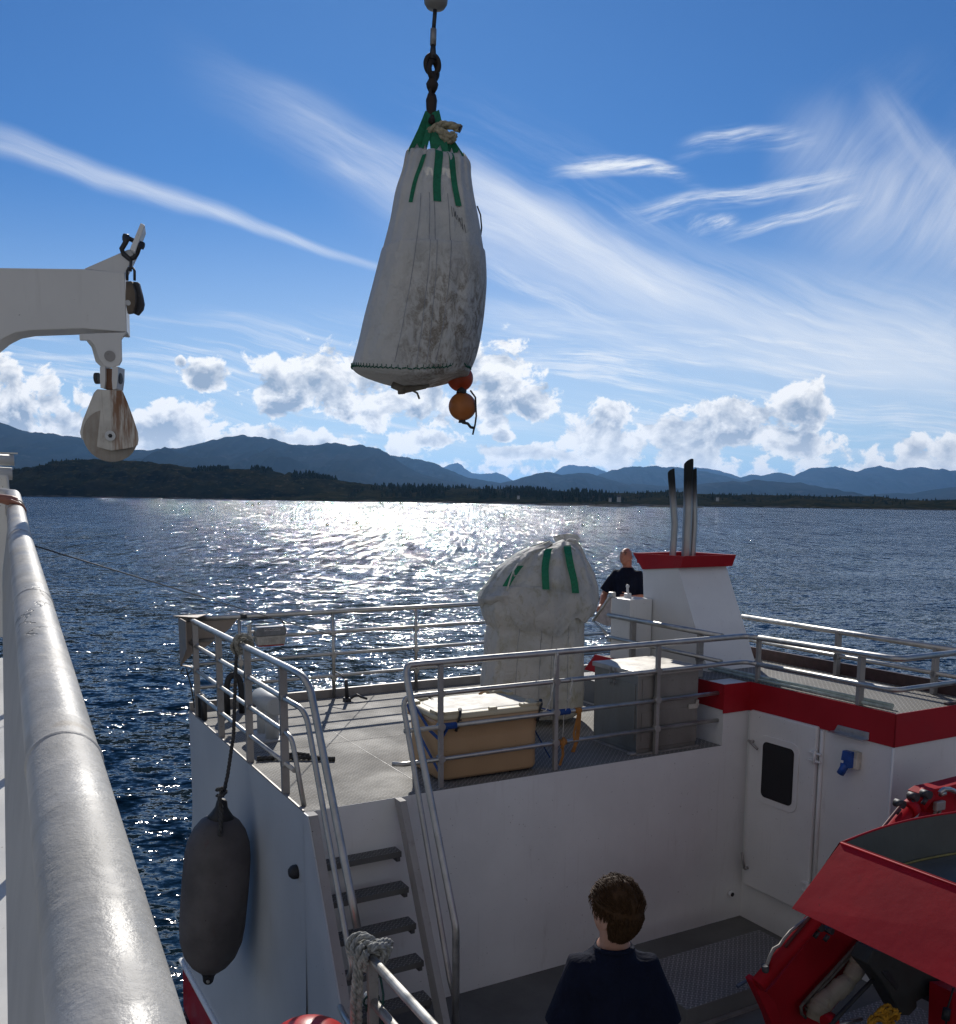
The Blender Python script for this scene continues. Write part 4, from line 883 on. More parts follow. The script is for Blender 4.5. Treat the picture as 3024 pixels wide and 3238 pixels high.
class Bag:
    """loft through left/right outline points taken at one distance; front and back bulge by depth"""
    def __init__(s, rows, Y, depth, pleat, seed, yaw=0.0):
        s.L = [at(*r[0], Y) for r in rows]; s.Rr = [at(*r[1], Y) for r in rows]; s.dp = depth; s.pl = pleat; s.seed = seed; s.n = len(rows); s.sag = [r[2] if len(r) > 2 else 0 for r in rows]; s.yaw = yaw
    def _i(s, arr, t):
        x = t * (s.n - 1); i = min(int(x), s.n - 2); f = x - i
        if isinstance(arr[0], (int, float)): return arr[i] + (arr[i + 1] - arr[i]) * f
        p0, p1, p2, p3 = arr[max(0, i - 1)], arr[i], arr[i + 1], arr[min(s.n - 1, i + 2)]
        return 0.5 * ((2 * p1) + (p2 - p0) * f + (2 * p0 - 5 * p1 + 4 * p2 - p3) * f * f + (3 * p1 - p0 - 3 * p2 + p3) * f ** 3)
    def p(s, t, a, off=0.0):
        l, r = s._i(s.L, t), s._i(s.Rr, t); c = (l + r) / 2; hx = (r - l) / 2; hw = hx.length
        ca, sa = math.cos(a), math.sin(a); e = 2 / 2.7
        cx = abs(ca) ** e * (1 if ca > 0 else -1); sy = abs(sa) ** e * (1 if sa > 0 else -1)
        d = s._i(s.dp, t); pl = s._i(s.pl, t)
        w = mnoise.fractal(Vector((math.cos(a) * 1.6 + s.seed, math.sin(a) * 1.6, t * 3.2)), 0.8, 2.0, 4) * 0.040 + mnoise.noise(Vector((math.cos(a) * 3 + s.seed, math.sin(a) * 3, t * 9))) * 0.014
        fold = pl * (0.6 * math.cos(9 * a + 1.3 + 0.5 * math.sin(t * 5)) + 0.5 * math.cos(17 * a + s.seed)) 
        k = 1 + (fold + w * 0.6) / max(hw, 0.15) * abs(sa) + off / max(hw, 0.2) * abs(ca)
        sag = s._i(s.sag, t) * (1 - cx * cx)
        return c + hx * cx * (1 + off / max(hw, 0.2)) + Vector((0, 1, 0)) * sy * (d + fold + w + off) + Vector((0, 0, -sag))
    def ang(s, f): # front angle at sideways fraction f
        return -math.acos(max(-1, min(1, (abs(f) ** (2.7 / 2)) * (1 if f > 0 else -1))))
    def mesh(s, t0=0.0, t1=1.0, nt=60, na=96, top=True, bot=True):
        mb = MB(); rows = [[s.p(t0 + (t1 - t0) * j / nt, 2 * math.pi * k / na) for k in range(na)] for j in range(nt + 1)]
        vs = mb.grid(rows, closed=True)
        return mb, vs, rows
    def strip(s, mb, f0, f1, t0, t1, w, off=0.006, n=14, jag=0):
        """band lying on the front, from fraction f0 at t0 to f1 at t1"""
        A, B = [], []
        for k in range(n + 1):
            u = k / n; t = t0 + (t1 - t0) * u; f = f0 + (f1 - f0) * u; l, r = s._i(s.L, t), s._i(s.Rr, t); hw = (r - l).length / 2
            A.append(s.p(t, s.ang(f - w / 2 / hw), off)); B.append(s.p(t, s.ang(f + w / 2 / hw), off))
        mb.grid([[a, b] for a, b in zip(A, B)])
        return A, B
Z2 = lambda x, y: (1000 + x / 2.2086, y / 2.2086)
Z3 = lambda x, y: (1000 + x / 2.4857, 700 + y / 2.4857)
YB = 8.4
rowsH = [(Z2(628, 1070), Z2(1070, 1128)), (Z2(620, 1105), Z2(1082, 1160)), (Z2(600, 1210), Z2(1084, 1230)), (Z2(555, 1360), Z2(1103, 1370)), (Z2(520, 1560), Z2(1140, 1560)), (Z2(470, 1760), Z2(1172, 1760)),
         (Z3(516, 270), Z3(1332, 270)), (Z3(452, 520), Z3(1341, 480)), (Z3(388, 760), Z3(1322, 720)), (Z3(345, 950), Z3(1292, 920)), (Z3(310, 1080), Z3(1258, 1060)), (Z3(292, 1160), Z3(1212, 1165), 0.055), (Z3(330, 1195), Z3(1195, 1195), 0.065), (Z3(430, 1225), Z3(1100, 1215), 0.07), (Z3(600, 1250), Z3(960, 1245), 0.06)]
depH = [0.17, 0.20, 0.24, 0.30, 0.36, 0.41, 0.45, 0.47, 0.48, 0.48, 0.47, 0.46, 0.42, 0.33, 0.14]
plH = [0.030, 0.032, 0.030, 0.024, 0.018, 0.013, 0.010, 0.007, 0.006, 0.004, 0.003, 0.002, 0.001, 0, 0]
bagH = Bag(rowsH, YB, depH, plH, 3.1)
base = at(1310, 850, YB)
hb = thing('bulk_bag', 'dirty white bulk bag hanging from the crane chain by green straps', 'bulk bag', base, None, 'white woven bulk bags with green straps')
mb, vs, rows = bagH.mesh(0, 1, 90, 120)
mb._f(vs[-1]); 
inner = [[p.lerp(sum(rows[0], Vector()) / len(rows[0]), 0.12) + Vector((0, 0, 0.01 if k % 7 else 0.05)) for k, p in enumerate(rows[0])], [p.lerp(sum(rows[0], Vector()) / len(rows[0]), 0.5) + Vector((0, 0, -0.06)) for p in rows[0]]]
mb.grid([rows[0], inner[0], inner[1]], closed=True)
body = part(mb, 'bag_body', M_BAG1, hb)
hook = at(*Z2(806, 800), YB)
mb = MB()
for f, t1, w in ((-0.50, 0.262, 0.034), (0.10, 0.262, 0.066), (0.56, 0.272, 0.050)):
    A, B = bagH.strip(mb, (-0.36 if f < 0 else (0.06 if f < 0.2 else 0.38)), f, 0.005 if f > 0 else 0.08, t1, w * 0.95)
sts = part(mb, 'strap', M_GREEN, hb)
for k, (a, w, l0) in enumerate(((-2.45, 0.085, 0.0), (-1.95, 0.05, 0), (-1.50, 0.14, 0), (-0.72, 0.07, 0), (-1.15, 0.05, 0), (0.5, 0.06, 0), (1.6, 0.08, 0), (2.6, 0.06, 0))):
    tp = bagH.p(0.012, a, -0.03); tp2 = bagH.p(0.012, a + 0.22, -0.03) if w > 0.1 else None
    top = hook + Vector((0.018 * math.cos(a), 0.03 * math.sin(a), 0))
    mid = tp.lerp(top, 0.5) + Vector((0.012 * math.cos(a * 3), 0, 0))
    m2 = MB(); ribbon(m2, [tp + Vector((0, 0, -0.05)), tp, mid, top], w, (math.sin(a * 1.7) * 0.5, -1, 0.1), 0.004)
    part(m2, 'lifting_loop', M_GREEN, hb)
mb = MB()
t_s = (11.0) / (bagH.n - 1)
stitch = [bagH.p(t_s, a, 0.006) for a in [-math.pi + math.pi * k / 80 for k in range(81)]]
stitch = [p + Vector((0, 0, 0.09 * math.exp(-((k - 62) / 4.0) ** 2))) for k, p in enumerate(stitch)]
for k in range(80): mb.tube([stitch[k], stitch[k].lerp(stitch[k + 1], 0.8) + Vector((0, 0, 0.006 if k % 2 else -0.006))], 0.0055, 5)
for k in range(0, 80, 2): mb.tube([stitch[k] + Vector((0, -0.003, 0.004)), stitch[k] + Vector((0, -0.004, 0.028))], 0.003, 4)
part(mb, 'hem_stitching', M_GSTITCH, hb)
mb = MB()
for f0, f1 in ((-0.08, 0.12), (0.02, 0.28), (0.34, 0.42), (-0.28, -0.22)): bagH.strip(mb, f0, f1, 0.24, 0.76, 0.006, 0.003, 40)
part(mb, 'seam', M_SEAM, hb)
mb = MB(); mb.tube([at(*Z3(600, 1285), YB - 0.1), at(*Z3(690, 1322), YB - 0.12), at(*Z3(860, 1300), YB - 0.1), at(*Z3(890, 1285), YB - 0.1)], [0.03, 0.035, 0.018, 0.008], 10); mb.tube([at(*Z3(655, 1320), YB - 0.12), at(*Z3(700, 1330), YB - 0.13)], [0.045, 0.03], 10); mb.tube([at(*Z3(760, 1330), YB - 0.12), at(*Z3(795, 1350), YB - 0.12), at(*Z3(812, 1395), YB - 0.12)], 0.010, 6)
part(mb, 'discharge_spout', simple('dirty_spout', (0.16, 0.14, 0.11), 0.8), hb)
mb = MB()   # scribbled marking on the front
def scr(pts): mb.tube([bagH.p(t, bagH.ang(f), 0.006) for t, f in pts], 0.0018, 4)
for q_ in ([(.275, .40), (.30, .41)], [(.278, .44), (.30, .46), (.286, .475), (.305, .49)], [(.295, .51), (.31, .54), (.30, .56), (.32, .575)], [(.315, .59), (.33, .62), (.315, .64), (.335, .66)], [(.30, .60), (.325, .60)]): scr(q_)
part(mb, 'handwriting', M_STEEL, hb)
mb = MB(); rope_mesh(mb, [at(*Z2(780, 925), YB - .05), at(*Z2(835, 890), YB - .08), at(*Z2(870, 868), YB - .08), at(*Z2(920, 872), YB - .08), at(*Z2(970, 885), YB - .08), at(*Z2(1008, 898), YB - .08)], 0.030)
for pth in ([(870, 900), (900, 940), (950, 965), (975, 945), (940, 935), (905, 965), (915, 990), (960, 975), (930, 945), (890, 920)], [(845, 890), (870, 930), (905, 980), (940, 985), (970, 960)], [(880, 1000), (905, 1050), (935, 1090), (960, 1100)]):
    rope_mesh(mb, [at(*Z2(*q_), YB - .10 - 0.012 * (k % 3)) for k, q_ in enumerate(pth)], 0.024 if pth[0][1] < 990 else 0.014)
rt = part(mb, 'tie_rope', rope_mat('pale_rope', (0.34, 0.30, 0.20)), hb)
mb = MB(); mb.tube([at(*Z2(1000, 895), YB - .08), at(*Z2(1013, 902), YB - .08)], 0.032, 8); part(mb, 'rope_end', M_RUBBER, rt)
mb = MB(); mb.tube([at(*Z2(1125, 1440), YB), at(*Z2(1148, 1500), YB - .02), at(*Z2(1156, 1590), YB), at(*Z2(1150, 1640), YB)], 0.007, 5); part(mb, 'loose_cord', M_ROPED, hb)
# crane chain above it
ch = thing('lifting_chain', 'dark steel wire, chain links and hook holding the hanging bag', 'chain', at(*Z2(810, 560), YB))
M_RUST = metal('rusty_dark_iron', (0.060, 0.045, 0.038), 0.6, 0.6, 12.0)
c2 = lambda x, y, dy=0.0: at(*Z2(x, y), YB + dy)
mb = MB(); mb.lathe([(0.0, -0.02), (0.075, 0.0), (0.095, 0.03), (0.10, 0.08), (0.13, 0.11), (0.13, 0.35), (0.05, 0.42)], Matrix.Translation(c2(836, 52)), 24); part(mb, 'hook_weight', paint('grey_weight_paint', (0.30, 0.29, 0.27), 0.6, 0.2), ch)
mb = MB(); mb.tube([c2(832, 58), c2(821, 205)], 0.017, 8); mb.tube([c2(818, 315), c2(815, 418)], [0.020, 0.034], 10); part(mb, 'wire', M_STEEL, ch)
mb = MB(); mb.tube([c2(820, 202), c2(817, 316)], 0.026, 12); part(mb, 'sleeve', M_ALUD, ch)
def oval(c, rx, rz, r, rot=0.0, n=28, tilt_=0.0):
    return [c + Vector((rx * math.cos(a) * math.cos(rot), rx * math.cos(a) * math.sin(rot), rz * math.sin(a))) for a in [2 * math.pi * k / n for k in range(n)]]
mb = MB(); mb.tube(oval(c2(812, 450), 0.055, 0.072, 0, 0.25), 0.022, 10, closed=True); part(mb, 'link', M_RUST, ch)
mb = MB(); mb.tube(oval(c2(819, 492), 0.050, 0.068, 0, 0.9), 0.021, 10, closed=True); part(mb, 'link', M_RUST, ch)
mb = MB(); mb.tube([c2(812, 515), c2(811, 570)], 0.018, 10); mb.lathe([(0.025, -0.01), (0.046, 0.03), (0.052, 0.06), (0.03, 0.10), (0.034, 0.13), (0.02, 0.15)], rtm(c2(810, 640), c2(812, 560)), 16); mb.tube(oval(c2(810, 650), 0.03, 0.045, 0, 1.2), 0.012, 8, closed=True); part(mb, 'swivel', M_RUST, ch)
mb = MB(); mb.tube([c2(808, 660), c2(806, 700), c2(804, 790), c2(803, 835)], [0.036, 0.048, 0.040, 0.034], 12); mb.tube([c2(786, 668), c2(828, 664)], 0.026, 10); mb.tube([c2(803, 830), c2(806, 850, -0.05), c2(812, 838, -0.10), c2(812, 800, -0.11)], [0.03, 0.03, 0.024, 0.014], 10); part(mb, 'hook', M_RUST, ch)
# buoys
def buoy_mat(name, col):
    m_, g, b = mat(name); co = g.objco(); n = g.noise(co, 5, 5, 0.6); n2 = g.noise(co, 11, 3, 0.5)
    c = g.mix(g.ss(n, 0.35, 0.65), col, tuple(x * 0.75 for x in col)); c = g.mix(g.mul(g.ss(n2, 0.64, 0.68), 0.8), c, (0.12, 0.03, 0.015)); g.put(b.inputs['Base Color'], c); b.inputs['Roughness'].default_value = 0.5; return m_
for (c_, r_, col, lab, dy) in (((1132, 1232), 100, (0.50, 0.07, 0.012), 'red-orange float half hidden behind the lower corner of the hanging bag', 0.25), ((1150, 1455), 106, (0.52, 0.17, 0.035), 'faded orange float hanging lowest under the white bag', 0.12)):
    c = at(*Z3(*c_), YB + dy); rr = r_ / 2.4857 / F * (YB + dy)
    b_ = thing('float_buoy', lab, 'buoy', c, None, 'orange floats hanging under the bulk bag')
    mb = MB(); mb.ball(c, rr, 4); part(mb, 'ball', buoy_mat('buoy_orange_%d' % r_, col), b_)
    mb = MB(); mb.tube([c + Vector((-0.01, -0.02, rr * 0.93)), c + Vector((0.01, -0.02, rr * 1.25))], [0.05, 0.03], 10); mb.tube([c + Vector((0.0, 0, -rr * 0.95)), c + Vector((0.0, 0, -rr * 1.15))], [0.03, 0.036], 10)
    if dy < 0.2: mb.tube([c + Vector((0.0, 0, -rr * 1.12)), c + Vector((0.05, 0, -rr * 1.2)), c + Vector((0.075, 0, -rr * 1.45)), c + Vector((0.10, 0, -rr * 1.5))], 0.014, 6); mb.tube([c + Vector((0.07, -0.10, rr * 1.05)), c + Vector((0.115, -0.07, rr * 0.6)), c + Vector((0.125, -0.05, -rr * 0.7)), c + Vector((0.115, -0.03, -rr * 1.3)), c + Vector((0.095, -0.03, -rr * 2.0))], 0.008, 6)
    part(mb, 'rope', M_ROPED, b_)
# bag standing on the deck
Z5 = lambda x, y: (1200 + x / 2.32125, 1700 + y / 2.32125)
YD = 11.0
rowsB = [(Z5(800, 330), Z5(1520, 330)), (Z5(762, 430), Z5(1508, 430)), (Z5(745, 520), Z5(1505, 530)), (Z5(765, 590), Z5(1502, 600)), (Z5(788, 645), Z5(1500, 660)), (Z5(770, 720), Z5(1499, 740)), (Z5(765, 830), Z5(1497, 840)), (Z5(755, 930), Z5(1496, 940)), (Z5(742, 1040), Z5(1498, 1050)), (Z5(748, 1120), Z5(1497, 1140)), (Z5(780, 1215), Z5(1480, 1240)), (Z5(850, 1270), Z5(1430, 1290))]
bagD = Bag(rowsB, YD, [0.50, 0.52, 0.52, 0.50, 0.48, 0.49, 0.50, 0.50, 0.51, 0.52, 0.50, 0.40], [0.020] * 12, 8.4)
db = thing('bulk_bag', 'pale bulk bag standing on the upper deck by the locker, top folded over', 'bulk bag', at(*Z5(1130, 1240), YD), None, 'white woven bulk bags with green straps')
mb, vs, rows = bagD.mesh(0, 1, 60, 96); mb._f(vs[-1]); mb._f(vs[0]); part(mb, 'bag_body', M_BAG2, db)
rowsS = [(Z5(1180, 62), Z5(1440, 30)), (Z5(1060, 88), Z5(1478, 62)), (Z5(985, 130), Z5(1505, 120)), (Z5(900, 195), Z5(1545, 200)), (Z5(830, 265), Z5(1582, 280)), (Z5(778, 340), Z5(1602, 360)), (Z5(740, 410), Z5(1603, 430)), (Z5(724, 475), Z5(1592, 490)), (Z5(740, 540), Z5(1560, 545))]
bagS = Bag(rowsS, YD, [0.10, 0.24, 0.33, 0.41, 0.47, 0.51, 0.535, 0.545, 0.525], [0.040, 0.046, 0.046, 0.044, 0.042, 0.038, 0.030, 0.022, 0.010], 5.7)
mb = MB(); na = 120; rows = []
for j in range(46):
    t = j / 45; row = []
    for k in range(na):
        a = 2 * math.pi * k / na; p = bagS.p(t, a)
        hem = 0.16 * math.sin(2 * a + 0.9) + 0.09 * math.sin(5 * a) + 0.04 * math.sin(11 * a)
        cr_ = mnoise.fractal(V_((math.cos(a) * 2.5, math.sin(a) * 2.5, t * 6)), 0.7, 2.0, 5); p = p + V_((math.cos(a), math.sin(a), 0.5)) * 0.012 * cr_
        p = p + Vector((0, 0, hem * max(0, t - 0.7) / 0.3 + 0.03 * math.sin(5 * a + 2) * max(0, 0.25 - t) / 0.25)); row.append(p)
    rows.append(row)
vs = mb.grid(rows, closed=True)
ctr = sum(rows[0], Vector()) / na
mb.grid([rows[0], [p.lerp(ctr, 0.4) + Vector((0, 0, 0.03)) for p in rows[0]], [p.lerp(ctr, 0.85) + Vector((0, 0, -0.02)) for p in rows[0]]], closed=True)
skirt = part(mb, 'folded_top', M_BAG2, db)
mb = MB(); tt = [at(*Z5(*q_), YD + 0.1) for q_ in ((1290, 25), (1330, 8), (1390, 2), (1440, 6), (1455, 28))]; ribbon(mb, tt, 0.09, (0, -1, 0.6), 0.02); part(mb, 'top_fold', M_BAG2, skirt)
for (f0, f1, t0, t1) in ((-0.56, -0.60, 0.36, 0.60), (-0.17, 0.02, 0.10, 0.62), (0.40, 0.50, 0.06, 0.66)):
    mb = MB(); bagS.strip(mb, f0, f1, t0, t1, 0.075, 0.045 if f0 > -0.3 else 0.075, 24); part(mb, 'strap', M_GREEN, db)
mb = MB()
for f in (-0.35, 0.08, 0.30, 0.62): bagD.strip(mb, f, f, 0.2, 0.95, 0.006, 0.004, 40)
part(mb, 'seam', M_SEAM, db)
mb = MB(); mb.tube([at(*Z5(1020, 190), YD - .62), at(*Z5(985, 240), YD - .66), at(*Z5(960, 310), YD - .70), at(*Z5(935, 392), YD - .70)], 0.009, 6); mb.tube([at(*Z5(985, 250), YD - .66), at(*Z5(990, 282), YD - .68), at(*Z5(1035, 275), YD - .66)], 0.008, 6); part(mb, 'tie_cord', M_CORD, db)

# ------------------------------------------------------------------ fender and its rope
M_FEND = paint('weathered_fender', (0.105, 0.094, 0.094), 0.7, 0.35, (0.085, 0.03, 0.03), 0.8, 2.2)
fd = thing('fender', 'large dark grey cylindrical fender hanging against the hull side', 'fender', (2.0, 8.85, -3.7), BM)
ft, fb = Vector((2.065, 8.85, -2.82)), Vector((1.885, 8.95, -4.72)); FL = (ft - fb).length
Mf = rtm(fb, ft)
prof = [(0.0, 0.13), (0.12, 0.148), (0.18, 0.20), (0.25, 0.30), (0.30, 0.45), (0.317, 0.62), (0.322, 0.9), (0.322, 1.15), (0.316, 1.34), (0.298, 1.47), (0.25, 1.60), (0.19, 1.685), (0.135, 1.728), (0.0, 1.74)]
mb = MB(); mb.lathe(prof, Mf, 36, cap=False); part(mb, 'fender_body', M_FEND, fd)
for s_ in (0, 1):
    Mx = Mf if s_ == 0 else rtm(ft, fb); mb = MB()
    mb.lathe([(0.0, 0.0), (0.035, 0.0), (0.05, 0.02), (0.06, 0.08), (0.09, 0.13), (0.140, FL - 1.715), (0.13, FL - 1.71), (0.0, FL - 1.71)], Mx, 24, cap=False)
    part(mb, 'end_cap', M_RUBBER, fd)
for s_ in (0, 1):
    Mx = Mf if s_ == 0 else rtm(ft, fb); p = Mx @ Vector((0, 0, 0.05)); mb = MB(); mb.tube([p + Vector((-0.02, -0.075, 0)), p + Vector((-0.015, -0.05, 0))], 0.016, 10); part(mb, 'eye', M_ALU, fd)
frp = MB(); rope_mesh(frp, [(2.37, 9.27, -1.40), (2.345, 9.25, -1.55), (2.30, 9.18, -1.95), (2.26, 9.10, -2.25), (2.15, 8.95, -2.62), (2.07, 8.86, -2.80)], 0.017)
rope_mesh(frp, [(2.07, 8.86, -2.74), (2.03, 8.80, -2.78), (2.02, 8.72, -2.90), (2.0, 8.66, -3.02), (1.98, 8.62, -3.10)], 0.02); rope_mesh(frp, [(2.11, 8.86, -2.70), (2.05, 8.80, -2.70), (2.02, 8.86, -2.72), (2.06, 8.92, -2.74), (2.11, 8.86, -2.75), (2.05, 8.80, -2.77), (2.02, 8.86, -2.78)], 0.018)
solo(frp, 'rope', M_ROPED, 'dark rope from port railing down to the fender', 'rope', (2.3, 9.2, -2.0), BM)
def coil(mb, c, r1, r2, n, rr, ax=(0, 1, 0), seed=1):
    rnd = random.Random(seed); c = Vector(c); q_ = Vector(ax).to_track_quat('Z', 'Y').to_matrix()
    for k in range(n):
        o = Vector((rnd.uniform(-.03, .03), rnd.uniform(-.03, .03), (k - n / 2) * rr * 1.5)); a0 = rnd.random() * 6
        pts = [c + q_ @ (Vector(((r1 + (r2 - r1) * rnd.random()) * math.cos(a0 + 2 * math.pi * j / 16), (r1 + (r2 - r1) * rnd.random() * .6) * math.sin(a0 + 2 * math.pi * j / 16), 0)) + o) for j in range(17)]
        # smooth the radius by averaging
        pts = [(pts[j - 1] + pts[j] + pts[(j + 1) % 17]) / 3 for j in range(17)]
        rope_mesh(mb, pts, rr)
mb = MB(); coil(mb, (2.40, 9.30, -1.385), 0.055, 0.085, 5, 0.017, (0, 1, 0), 3); coil(mb, (2.44, 9.24, -1.37), 0.08, 0.11, 2, 0.016, (0.5, 1, 0.2), 5); mb.tube([(2.37, 9.27, -1.40), (2.36, 9.26, -1.50)], 0.02, 6)
solo(mb, 'rope_knot', M_ROPE, 'grey rope knot wound round the port railing top', 'rope', (2.40, 9.3, -1.385), BM)
mb = MB(); coil(mb, (2.2, 5.48, -2.955), 0.055, 0.10, 6, 0.018, (0, 1, 0), 8); coil(mb, (2.24, 5.45, -2.95), 0.09, 0.14, 2, 0.017, (-0.3, 1, 0.3), 9); coil(mb, (2.19, 5.50, -2.93), 0.08, 0.10, 2, 0.017, (0.5, 1, -0.5), 11)
for k, (du, l_) in enumerate(((-0.05, 1.2), (-0.03, 0.5), (-0.07, 0.38))): rope_mesh(mb, [(2.19 + du, 5.47, -2.93), (2.165 + du, 5.44, -3.05), (2.15 + du * 1.1, 5.43, -3.05 - l_ * 0.5), (2.155 + du * 1.2, 5.43, -3.05 - l_)], 0.018)
solo(mb, 'rope', rope_mat('light_grey_rope', (0.33, 0.33, 0.30)), 'light grey rope bundled on the end of the main deck railing', 'rope', (2.2, 5.48, -2.955), BM)
mb = MB(); coil(mb, (2.20, 5.42, -3.27), 0.045, 0.07, 2, 0.007, (0, 1, 0.2), 4); mb.tube([(2.24, 5.38, -3.02), (2.26, 5.36, -3.2), (2.25, 5.36, -3.4), (2.27, 5.36, -3.6)], 0.008, 6)
solo(mb, 'cord', simple('dark_green_cord', (0.01, 0.05, 0.045), 0.8), 'thin dark green cord tied round the post of the main deck railing', 'cord', (2.2, 5.42, -3.27), BM)
# red ball fender outside the main deck rail, only its crown in view
c = Vector((0, 0, HC)) + wray(976, 3398) * (6.0 / F); cb = BM.inverted() @ c
rf = thing('ball_fender', 'round red ball fender low by the bottom of the stairs', 'fender', cb, BM)
mb = MB(); mb.ball(cb, 0.36, 4); part(mb, 'ball', simple('red_vinyl', (0.50, 0.012, 0.012), 0.35, 0, 0.1, 3.0), rf)
mb = MB(); mb.lathe([(0.09, 0.30), (0.07, 0.40), (0.05, 0.46), (0.0, 0.47)], rtm(cb, cb + Vector((-0.2, -1.0, -0.3))), 16); part(mb, 'eye', M_RUBBER, rf)
mb = MB(); rope_mesh(mb, [cb + Vector((-0.08, -0.40, -0.12)), cb + Vector((0.02, -0.36, 0.2)), (2.19, 4.95, -3.26)], 0.014); solo(mb, 'rope', M_ROPE, 'rope holding the red ball fender to the main deck railing', 'rope', (2.1, 5.2, -3.6), BM)
# ------------------------------------------------------------------ people
M_SKIN = None
def skin_mat(name, col):
    m_, g, b = mat(name); co = g.objco(); n = g.noise(co, 14, 4, 0.6)
    g.put(b.inputs['Base Color'], g.mix(g.ss(n, 0.3, 0.7), col, tuple(x * 0.82 for x in col))); b.inputs['Roughness'].default_value = 0.5
    b.inputs['Subsurface Weight'].default_value = 0.08; b.inputs['Subsurface Radius'].default_value = (0.01, 0.004, 0.002)
    g.put(b.inputs['Normal'], g.bump(g.noise(co, 120, 3, 0.6), 0.15, 0.002)); return m_
M_SKIN = skin_mat('skin', (0.46, 0.24, 0.16)); M_SKIN2 = skin_mat('tanned_skin', (0.40, 0.17, 0.11))
def cloth(name, col, sc=7.0):
    m_, g, b = mat(name); co = g.objco(); g.put(b.inputs['Base Color'], g.mix(g.ss(g.noise(co, 5, 4, 0.6), 0.3, 0.7), col, tuple(x * 1.35 for x in col))); b.inputs['Roughness'].default_value = 0.88; b.inputs['Specular IOR Level'].default_value = 0.12
    g.put(b.inputs['Normal'], g.bump(g.add(g.noise(g.vmul(co, (1, 1, 0.6)), sc, 4, 0.55, 0.6), g.mul(g.noise(co, 300, 2, 0.5), 0.03)), 0.9, 0.035)); return m_
M_NAVY = cloth('navy_cotton', (0.0065, 0.0085, 0.019)); M_JEANS = cloth('dark_trousers', (0.03, 0.035, 0.05))
def fuse(mb, vox, smooth=3, fac=0.5):
    """melt overlapping closed shapes into one continuous surface"""
    me = bpy.data.meshes.new('f'); bmesh.ops.recalc_face_normals(mb.bm, faces=mb.bm.faces[:]); mb.bm.to_mesh(me); mb.bm.free()
    o = bpy.data.objects.new('f', me); COL.objects.link(o)
    r = o.modifiers.new('r', 'REMESH'); r.mode = 'VOXEL'; r.voxel_size = vox; r.use_smooth_shade = True
    if smooth: sm = o.modifiers.new('s', 'SMOOTH'); sm.iterations = smooth; sm.factor = fac
    bpy.context.view_layer.update()
    m2 = bpy.data.meshes.new_from_object(o.evaluated_get(bpy.context.evaluated_depsgraph_get())); bpy.data.objects.remove(o)
    out_ = MB(); out_.bm.from_mesh(m2); bpy.data.meshes.remove(m2)
    for f in out_.bm.faces: f.smooth = True
    return out_
V = Vector
M_BROW = simple('dark_brow_hair', (0.03, 0.018, 0.010), 0.8)
def head_mesh(mb, c, M, s=1.0):
    """sculpted head: M maps face axes (x right, y back, z up) to the scene; c centre; height about 0.235*s"""
    bm = bmesh.new(); bmesh.ops.create_uvsphere(bm, u_segments=40, v_segments=30, radius=1.0)
    for v in bm.verts:
        x, y, z = v.co
        X, Y, Z = x * 0.077, y * 0.098, z * 0.118
        if z < 0: X *= 1 - 0.28 * (-z) ** 1.3; Y = Y * (1 - 0.22 * (-z)) - 0.016 * (-z) * (1 if y < 0 else -0.4)
        if y > 0 and z > -0.3: Y *= 1.04
        fr = max(0.0, -y)
        X *= 1 - 0.10 * fr ** 2
        if fr > 0.5:
            k = (fr - 0.5) * 2
            Y -= 0.024 * math.exp(-(x / 0.16) ** 2 - ((z + 0.14) / 0.17) ** 2) * k                 # nose
            Y -= 0.010 * math.exp(-(x / 0.12) ** 2 - ((z - 0.05) / 0.14) ** 2) * k
            for sx in (-1, 1): Y += 0.013 * math.exp(-((x - sx * 0.40) / 0.17) ** 2 - ((z - 0.04) / 0.10) ** 2) * k   # eye sockets
            Y -= 0.006 * math.exp(-((z - 0.20) / 0.10) ** 2) * math.exp(-(x / 0.55) ** 2) * k            # brow
            Y += 0.005 * math.exp(-(x / 0.3) ** 2 - ((z + 0.42) / 0.035) ** 2) * k                       # mouth
            Y -= 0.004 * math.exp(-(x / 0.25) ** 2 - ((z + 0.36) / 0.04) ** 2) * k
            Y -= 0.010 * math.exp(-(x / 0.35) ** 2 - ((z + 0.75) / 0.14) ** 2) * k                       # chin
        v.co = V((X, Y, Z)) * s
    for f in bm.faces: f.smooth = True
    mb._merge(bm, Matrix.Translation(c) @ M.to_4x4())
    for sx in (-1, 1):                           # ears
        e = bmesh.new(); bmesh.ops.create_uvsphere(e, u_segments=14, v_segments=10, radius=1.0)
        for v in e.verts:
            d = 0.6 if (v.co.x * sx > 0.2 and abs(v.co.y) < .6 and abs(v.co.z) < .7) else 1
            v.co = V((sx * 0.076 + v.co.x * 0.012 * d + sx * 0.010 * max(0, v.co.y), 0.012 + v.co.y * 0.019, -0.012 + v.co.z * 0.033 - 0.0)) * s
        for f in e.faces: f.smooth = True
        mb._merge(e, Matrix.Translation(c) @ M.to_4x4())
